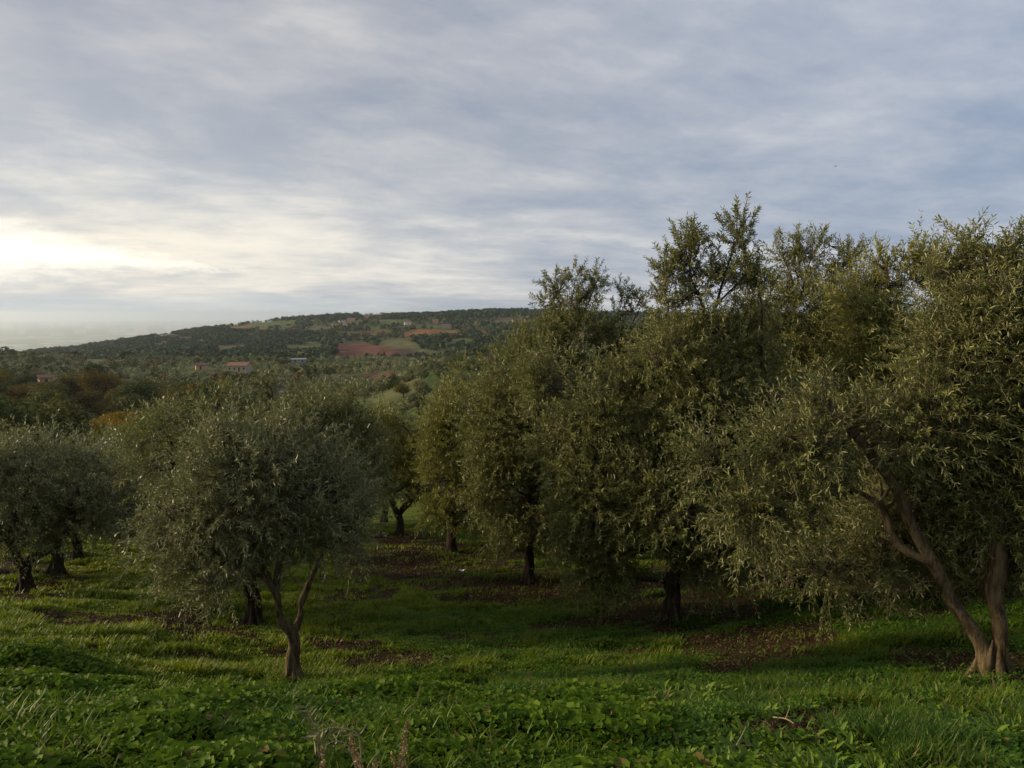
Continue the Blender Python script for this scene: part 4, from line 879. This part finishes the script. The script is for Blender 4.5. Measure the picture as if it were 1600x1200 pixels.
# ------------------------------------------------------------------ near ground cover
def scatter(n, d0, d1, pw=1.0, az=None):
    if az is None:      # the view and a margin on both sides of it
        n2 = int(n*.42); a = np.r_[-37+74*rng.random(n), np.where(rng.random(n2) < .5, -1, 1)*(37+18*rng.random(n2))]; n += n2
    else: a = az[0]+(az[1]-az[0])*rng.random(n)
    a = np.radians(a); d = (d0**pw+(d1**pw-d0**pw)*rng.random(n))**(1/pw); return d*np.sin(a), d*np.cos(a), d
mallow_reg = lambda px, py, n: sst((py-(1075+np.interp(px, [0, 250, 450, 700, 1000, 1300, 1600], [-75, -10, 20, -25, 30, 110, 160])))+60*(n-.5), -20, 30)
def build_grass():
    x, y, d = scatter(560000, 2.4, 20, 1.25); s = soil_mask(x, y); px, py = project(np.c_[x, y, H(x, y)])
    mw = mallow_reg(px, py, fbm(x*1.5, y*1.5, 0, 101, 3)); cl = fbm(x*3, y*4, 0, 103, 3)
    ok = (rng.random(len(x)) > s*.90) & (rng.random(len(x)) > mw*.88) & (cl > .25+.1*rng.random(len(x)))
    x, y, d = x[ok], y[ok], d[ok]; z = H(x, y); n = len(x); px = px[ok]
    tuft = fbm(x*2.3, y*3.0, 0, 105, 3); hgt = (.016+.080*sst(tuft, .42, .66)+.025*rng.random(n))*(1-.35*soil_mask(x, y))
    tall = rng.random(n) < .002; hgt = np.where(tall, hgt*1.3+.02, hgt); an = rng.random(n)*2*pi; ln = .25+.6*rng.random(n)
    D = np.c_[np.cos(an)*ln, np.sin(an)*ln, np.ones(n)]; w = (.0028+.0022*rng.random(n))*(.6+d/9)
    S = np.c_[-np.sin(an), np.cos(an), 0*an]; B = np.c_[x, y, z-.008]; h = hgt[:, None]
    D1 = norm(D); D2 = norm(D*[1.9, 1.9, .8])
    m_ = B+D1*h*.6; tp = m_+D2*h*.5
    V = np.stack([B-S*w[:, None], B+S*w[:, None], m_+S*w[:, None]*.8, m_-S*w[:, None]*.8, tp+S*w[:, None]*.12, tp-S*w[:, None]*.12], 1).reshape(-1, 3)
    o = np.arange(n)[:, None]*6; Fq = np.concatenate([o+[[0, 1, 2, 3]], o+[[3, 2, 4, 5]]], 1).reshape(-1, 4)
    gt = grass_tint(x, y); gt[tall] = [.17, .14, .05]
    me = np_mesh('grass', [(V, Fq, 0)], M['grass'], False, {'tint': np.repeat(gt, 6, 0)})
    tag(obj('grass', me), 'short green grass over the grove floor', 'grass', kind='stuff')
build_grass()
def build_mallow():
    x, y, d = scatter(190000, 2.3, 7.8, 1.5); z = H(x, y); px, py = project(np.c_[x, y, z]); n0 = fbm(x*1.5, y*1.5, 0, 101, 3)
    ok = rng.random(len(x)) < mallow_reg(px, py, n0)*(1-.8*soil_mask(x, y))
    x, y, z, d, px, py = [q[ok] for q in (x, y, z, d, px, py)]; n = len(x)
    cl = fbm(x*2.1, y*2.1, 0, 107, 3); mound = np.exp(-(((px-50)/90)**2+((py-1045)/35)**2))
    hh = (.02+.085*sst(cl, .3, .7)+.16*mound)*(.25+.75*rng.random(n)**.6)
    R = (.008+.020*rng.random(n)**1.5)*(.75+.45*sst(cl, .3, .7)); C0 = np.c_[x, y, z+hh]
    N = norm(np.c_[rng.normal(0, .45, n), rng.normal(-.12, .45, n), np.ones(n)]); T = norm(np.cross(N, rng.normal(0, 1, (n, 3)))); B = np.cross(N, T)
    k = 10; an = np.arange(k)*2*pi/k+.3; rr = np.where(np.arange(k) % 2 == 0, 1.0, .84); rr = rr.copy(); rr[0] = .35
    rim = C0[:, None]+R[:, None, None]*(T[:, None]*(np.cos(an)*rr)[None, :, None]+B[:, None]*(np.sin(an)*rr)[None, :, None]+N[:, None]*(.22+.12*np.cos(2.5*an))[None, :, None])
    V = np.concatenate([C0[:, None], rim], 1).reshape(-1, 3); o = np.arange(n)[:, None, None]*(k+1)
    i = np.arange(k); Ft = (o+np.stack([np.zeros(k, int), 1+i, 1+(i+1) % k], -1)[None]).reshape(-1, 3)
    # stalks
    P = np.stack([np.c_[x+rng.normal(0, .03, n), y+rng.normal(0, .03, n), z-.01], C0-[0, 0, .003]], 1); sel = rng.random(n) < .5
    V2, F2 = tubes(P[sel], np.full((sel.sum(), 2), .0014), 3)
    me = np_mesh('mallow_plants', [(V, Ft, 0), (V2, F2, 0)], M['mallow'], True); tag(obj('mallow_plants', me), 'round-leaved mallow weeds covering the near bank', 'weeds', kind='stuff')
build_mallow()
def build_clover():
    x, y, d = scatter(260000, 3.0, 12, 1.4); z = H(x, y); px, py = project(np.c_[x, y, z])
    reg = sst(px, 480, 800)*sst(py, 900, 960)+.25
    ok = rng.random(len(x)) < reg*(1-.93*soil_mask(x, y)); x, y, z, d = [q[ok] for q in (x, y, z, d)]; n = len(x)
    cl = fbm(x*2.5, y*3.2, 0, 111, 3); hh = (.01+.07*sst(cl, .3, .7))*rng.random(n)**.5
    an = rng.random(n)*6.28; D = norm(np.c_[np.cos(an), np.sin(an), rng.normal(.15, .35, n)]); N = norm(np.c_[rng.normal(0, .4, (n, 2)), np.ones(n)])
    V, Fq = leaves(np.c_[x, y, z+hh], D, N, .016+.016*rng.random(n), .012+.008*rng.random(n), two=False)
    me = np_mesh('small_weeds', [(V, Fq, 0)], M['clover']); tag(obj('small_weeds', me), 'small-leaved green weeds between the grass tufts', 'weeds', kind='stuff')
build_clover()
def build_rosettes():
    x, y, d = scatter(5200, 2.6, 6.5, 1.5, (-8, 37)); z = H(x, y); px, py = project(np.c_[x, y, z])
    reg = sst(px+(py-1100)*.3, 880, 1120)*sst(py, 1045, 1100)*.9
    cl = fbm(x*2, y*2, 0, 121, 2)
    ok = (rng.random(len(x)) < reg*(.3+1.2*cl))*(soil_mask(x, y) < .7); x, y, z = x[ok], y[ok], z[ok]; n = len(x); k = 8
    big = .5+.6*rng.random(n)
    an = rng.random((n, 1))*6.28+np.arange(k)[None]*2.4; tilt = .35+1.1*rng.random((n, k))
    D = norm(np.stack([np.cos(an), np.sin(an), tilt], -1)).reshape(-1, 3); N = norm(np.stack([-np.cos(an)*tilt, -np.sin(an)*tilt, np.ones((n, k))], -1)).reshape(-1, 3)
    B = np.repeat(np.c_[x, y, z], k, 0); L = (.05+.05*rng.random(n*k))*np.repeat(big, k)
    V, Fq = leaves(B, D, N, L, L*.26, .15)
    me = np_mesh('broad_weeds', [(V, Fq, 0)], M['broad']); tag(obj('broad_weeds', me), 'upright rosettes of long-leaved weeds on the near right bank', 'weeds', kind='stuff')
build_rosettes()
M['litter'] = mat('fallen_leaves', lambda t: principled(t, t.ramp(geo(t, 'Random Per Island'), [(0, (.07, .035, .015)), (.5, (.10, .060, .028)), (.88, (.16, .12, .065)), (1, (.30, .27, .19))]), .8, .2))
M['clod'] = mat('soil_clods', lambda t: principled(t, t.ramp(geo(t, 'Random Per Island'), [(0, (.032, .017, .009)), (.7, (.070, .039, .020)), (.985, (.13, .08, .045)), (1, (.36, .32, .25))]), .95, .1))
def build_litter():
    x, y, d = scatter(90000, 2.6, 18, 1.3); s = soil_mask(x, y); ok = rng.random(len(x)) < s*.28+.016; x, y = x[ok], y[ok]; n = len(x); z = H(x, y)+.006+.012*rng.random(n)
    an = rng.random(n)*6.28; D = norm(np.c_[np.cos(an), np.sin(an), rng.normal(0, .25, n)]); N = norm(np.c_[rng.normal(0, .5, (n, 2)), np.ones(n)])
    L = .018+.026*rng.random(n)
    V, Fq = leaves(np.c_[x, y, z], D, N, L, L*.24, .2, two=False)
    tag(obj('leaf_litter', np_mesh('leaf_litter', [(V, Fq, 0)], M['litter'])), 'fallen olive leaves over the bare soil', 'leaf litter', kind='stuff')
    x, y, d = scatter(60000, 2.6, 16, 1.3); s = soil_mask(x, y); ok = rng.random(len(x)) < s*.95; x, y = x[ok], y[ok]; n = len(x); z = H(x, y)
    r = .006+.022*rng.random(n)**3; oc = np.array([[1, 0, 0], [0, 1, 0], [-1, 0, 0], [0, -1, 0], [0, 0, 1], [0, 0, -1.]]); J = oc[None]*(1+rng.normal(0, .3, (n, 6, 1)))+rng.normal(0, .25, (n, 6, 3))
    V = (np.c_[x, y, z][:, None]+J*r[:, None, None]*[1, 1, .7]).reshape(-1, 3); ft = np.array([[0, 1, 4], [1, 2, 4], [2, 3, 4], [3, 0, 4], [1, 0, 5], [2, 1, 5], [3, 2, 5], [0, 3, 5]])
    Ft = (np.arange(n)[:, None, None]*6+ft[None]).reshape(-1, 3)
    tag(obj('soil_clods', np_mesh('soil_clods', [(V, Ft, 0)], M['clod'])), 'crumbled reddish clods on the bare soil', 'soil clods', kind='stuff')
build_litter()

# ------------------------------------------------------------------ small things near the camera
M['dock'] = mat('dry_dock_seed', lambda t: principled(t, t.ramp(geo(t, 'Random Per Island'), [(0, (.20, .12, .045)), (.6, (.42, .30, .13)), (1, (.60, .47, .25))]), .8, .2))
M['stick'] = plain_mat('dry_stick', (.26, .20, .13), .85, .2, .2)
def dock(px0, px1, ytop, d, label, n=170):
    g = np.random.default_rng(int(px0)); b = at(px0, 1225, d); b = np.array([b[0], b[1], Hs(b[0], b[1])]); top = at(px1, ytop, d)
    root = empty('dock_plant', b); P = catmull(np.array([b, b+(top-b)*.5+g.normal(0, .008, 3), top]), 6)
    V, Fq = tubes(P[None]-b, np.linspace(.0035, .0012, len(P))[None], 5); obj('stem', np_mesh('stem', [(V, Fq, 0)], M['stick'], True), root)
    t = .30+.70*g.random(n); k = t*(len(P)-1); i = np.clip(k.astype(int), 0, len(P)-2); f = (k-i)[:, None]; c = P[i]*(1-f)+P[i+1]*f
    wd = .020*(1.15-t)[:, None]; off_ = norm(g.normal(0, 1, (n, 3)))*wd*g.random((n, 1))**.4
    D = norm(off_+[0, 0, .006]); N = norm(g.normal(0, 1, (n, 3))); V, Fq = leaves(c+off_, D, N, .006+.005*g.random(n), .006+.003*g.random(n), .3)
    obj('seed_head', np_mesh('seed_head', [(V-b, Fq, 0)], M['dock']), root); tag(root, label, 'weed', 'dry dock stalks at the bottom edge')
dock(515, 503, 1168, 2.45, 'short dry brown dock stalk, leftmost at the bottom edge'); dock(575, 548, 1150, 2.5, 'leaning rusty dock stalk, second from the left at the bottom edge', 220)
dock(590, 588, 1185, 2.45, 'low dock stalk between the leaning one and the tall one', 90); dock(620, 612, 1178, 2.5, 'small thin dock stalk just left of the tallest one', 90); dock(632, 637, 1128, 2.5, 'tallest rusty dock stalk, rightmost at the bottom edge', 240)
def sprig(name, path, d, label, pairs=10, leaf=.05):
    g = np.random.default_rng(int(path[0][0])); P = np.array([at(q[0], q[1], d+(q[2] if len(q) > 2 else 0)) for q in path]); b = P[0].copy(); Q = catmull(P, 8)
    root = empty(name, b)
    V, Fq = tubes(Q[None]-b, np.linspace(.0035, .0013, len(Q))[None], 5); obj('stem', np_mesh('stem', [(V, Fq, 0)], M['stick'], True), root)
    idx = np.linspace(len(Q)*.25, len(Q)-1, pairs).astype(int); T = norm(np.gradient(Q, axis=0))[idx]; B = np.r_[Q[idx], Q[idx]]; sd = norm(np.cross(T, [0, -1, .2]))
    D = norm(np.r_[T*.7+sd, T*.7-sd]+g.normal(0, .2, (2*pairs, 3))); N = norm(np.tile([0, -.5, 1.], (2*pairs, 1))+g.normal(0, .3, (2*pairs, 3)))
    V, Fq = leaves(B-b, D, N, leaf*(.7+.5*g.random(2*pairs)), np.full(2*pairs, leaf*.22)); obj('leaves', np_mesh('leaves', [(V, Fq, 0)], M['leaf_grey']), root)
    return tag(root, label, 'olive shoot', 'olive shoots sprouting on the bank')
sprig('olive_shoot', [(565, 1215), (560, 1150), (530, 1138), (505, 1140), (490, 1155)], 2.6, 'arching olive shoot above the dock stalks, drooping left')
sprig('olive_shoot', [(560, 1215), (545, 1168), (525, 1158), (508, 1165)], 2.6, 'short leafy olive shoot under the arching one', 7, .045)
sprig('olive_shoot', [(500, 1215), (495, 1150), (485, 1120), (478, 1105)], 2.7, 'upright pale-leaved olive shoot left of the dock stalks', 8, .045)
def on(px, py): p = hit(px, py, 2.3); return p
def stick(px0, py0, px1, py1, label, r=.006):
    a, b_ = on(px0, py0), on(px1, py1); m_ = (a+b_)/2+[0, 0, .03]; Q = catmull(np.array([a+[0, 0, .03], m_+[.01, 0, .01], b_+[0, 0, .035]]), 6)
    root = empty('fallen_twig', a); V, Fq = tubes(Q[None]-a, np.linspace(r, r*.5, len(Q))[None], 6)
    s0 = Q[6]; Q2 = catmull(np.array([s0, s0+(b_-a)*.25+[0, .03, .03], s0+(b_-a)*.4+[0, .05, .05]]), 4); V2, F2 = tubes(Q2[None]-a, np.linspace(r*.6, r*.3, len(Q2))[None], 5)
    obj('stick', np_mesh('stick', [(V, Fq, 0)], M['stick'], True), root); obj('side_twig', np_mesh('side_twig', [(V2, F2, 0)], M['stick'], True), root)
    tag(root, label, 'twig', 'dry twigs lying on the bank')
stick(1208, 1130, 1240, 1142, 'short pale dry twig on the bare patch at the lower right', .004)
stick(1300, 1085, 1322, 1092, 'small broken twig near the middle of the right bank', .004)
stick(1120, 1182, 1172, 1178, 'dark dry twig at the bottom edge right of centre', .005)
stick(1405, 1100, 1450, 1125, 'long thin stalk leaning in the grass before the right edge tree', .003)
# crumpled litter
M['paper'] = plain_mat('white_paper', (.72, .70, .68), .7, .3, .06, 30); M['foil'] = plain_mat('black_film', (.03, .03, .04), .4, .5, .2, 30)
def scrap(px, py, s, label, dark=False):
    p = on(px, py)+[0, 0, .025]; g = np.random.default_rng(int(px)); root = empty('paper_scrap', p); n = 7
    u, v = np.meshgrid(np.linspace(-1, 1, n), np.linspace(-1, 1, n)); w = g.normal(0, .35, (n, n)); V = np.stack([u*s+g.normal(0, .12*s, (n, n)), v*s*.8, (w*.6+np.abs(u)*.6)*s], -1).reshape(-1, 3)
    i = (np.arange(n-1)[:, None]*n+np.arange(n-1)[None]).ravel(); Fq = np.stack([i, i+1, i+n+1, i+n], -1)
    obj('sheet', np_mesh('sheet', [(V, Fq, 0)], M['paper']), root)
    if dark: obj('dark_film', np_mesh('dark_film', [(V*[.6, .6, .9]+[s*.3, -s*.2, s*.45], Fq, 0)], M['foil']), root)
    tag(root, label, 'litter', 'scraps of litter in the grass')
scrap(1512, 1137, .020, 'crumpled white and black wrapper standing in the grass, lower right', True)
scrap(1496, 1148, .013, 'small white paper scrap beside the crumpled wrapper')
scrap(1458, 1178, .012, 'tiny pale scrap at the bottom right below the wrapper')
scrap(722, 894, .045, 'white scrap on the bare soil below the narrow tree')
M['flint'] = plain_mat('pale_stone', (.42, .37, .28), .9, .2, .2, 12)
def stone(px, py, r, label):
    p = on(px, py); g = np.random.default_rng(int(px)); import bmesh
    bm = bmesh.new(); bmesh.ops.create_icosphere(bm, subdivisions=3, radius=r)
    for v in bm.verts:
        n = mathutils.noise.noise(v.co/r*1.3+mathutils.Vector((px, 0, 0))); v.co *= 1+.35*n; v.co.z *= .65
    me = bpy.data.meshes.new('stone'); bm.to_mesh(me); bm.free(); me.materials.append(M['flint']); o = obj('stone', me, None, (p[0], p[1], p[2]+r*.25)); tag(o, label, 'stone', 'stones in the grass')
stone(1449, 996, .035, 'pale stone on the soil left of the two-stemmed tree'); stone(1517, 1062, .03, 'pale stone at the foot of the two-stemmed tree'); stone(1345, 948, .03, 'flat pale stone in the shade under the right crowns'); stone(1500, 1114, .022, 'brownish stone in the grass above the wrapper')
# bird
def bird():
    p = at(1305, 260, 140); root_b = [(-.02, 0, 0)]
    ctr = np.array([[[-.22, 0, 0], [-.10, 0, .01], [0, 0, .015], [.10, 0, .01], [.17, 0, .02], [.24, 0, .01]]]); V, Fq = tubes(ctr, np.array([[.012, .045, .06, .045, .035, .005]]), 8)
    root = empty('bird', p, .6); m_ = plain_mat('dark_plumage', (.05, .05, .055), .8, .2)
    obj('body', np_mesh('body', [(V, Fq, 0)], m_, True), root)
    for s in (-1, 1):
        W = np.array([[.10, 0, .02], [.09, s*.25, .14], [.00, s*.55, .08], [-.04, s*.54, .075], [-.03, s*.25, .12], [-.08, 0, .01]]); W2 = W-[0, 0, .012]
        Fl = [(0, 1, 4, 5), (1, 2, 3, 4), (6, 11, 10, 7), (7, 10, 9, 8), (0, 6, 7, 1), (1, 7, 8, 2), (3, 9, 10, 4), (4, 10, 11, 5)]
        simple('wing', list(W)+list(W2), Fl, m_, root)
    tag(root, 'tiny dark bird flying high in the cloudy sky on the right', 'bird')
bird()

# ------------------------------------------------------------------ haze
def haze():
    me = bpy.data.meshes.new('haze'); V, Fl = [], []; box(V, Fl, -50000, 50000, -50000, 50000, -425, 75); me.from_pydata(V, [], Fl)
    m = bpy.data.materials.new('haze_air'); m.use_nodes = True; m.node_tree.nodes.clear(); t = NT(m.node_tree); o = t.n.new('ShaderNodeOutputMaterial')
    p = t.n.new('ShaderNodeVolumePrincipled'); p.inputs['Color'].default_value = (.80, .88, 1, 1); p.inputs['Density'].default_value = HAZE; p.inputs['Anisotropy'].default_value = .65
    t.l.new(p.outputs[0], o.inputs['Volume']); me.materials.append(m); tag(obj('haze', me), 'pale bluish haze over the plain and the far hills', 'haze', kind='stuff')
HAZE = 0.000055
if HAZE > 0: haze()
print('FACES', sum(len(o.data.polygons) for o in bpy.data.objects if o.type == 'MESH'))
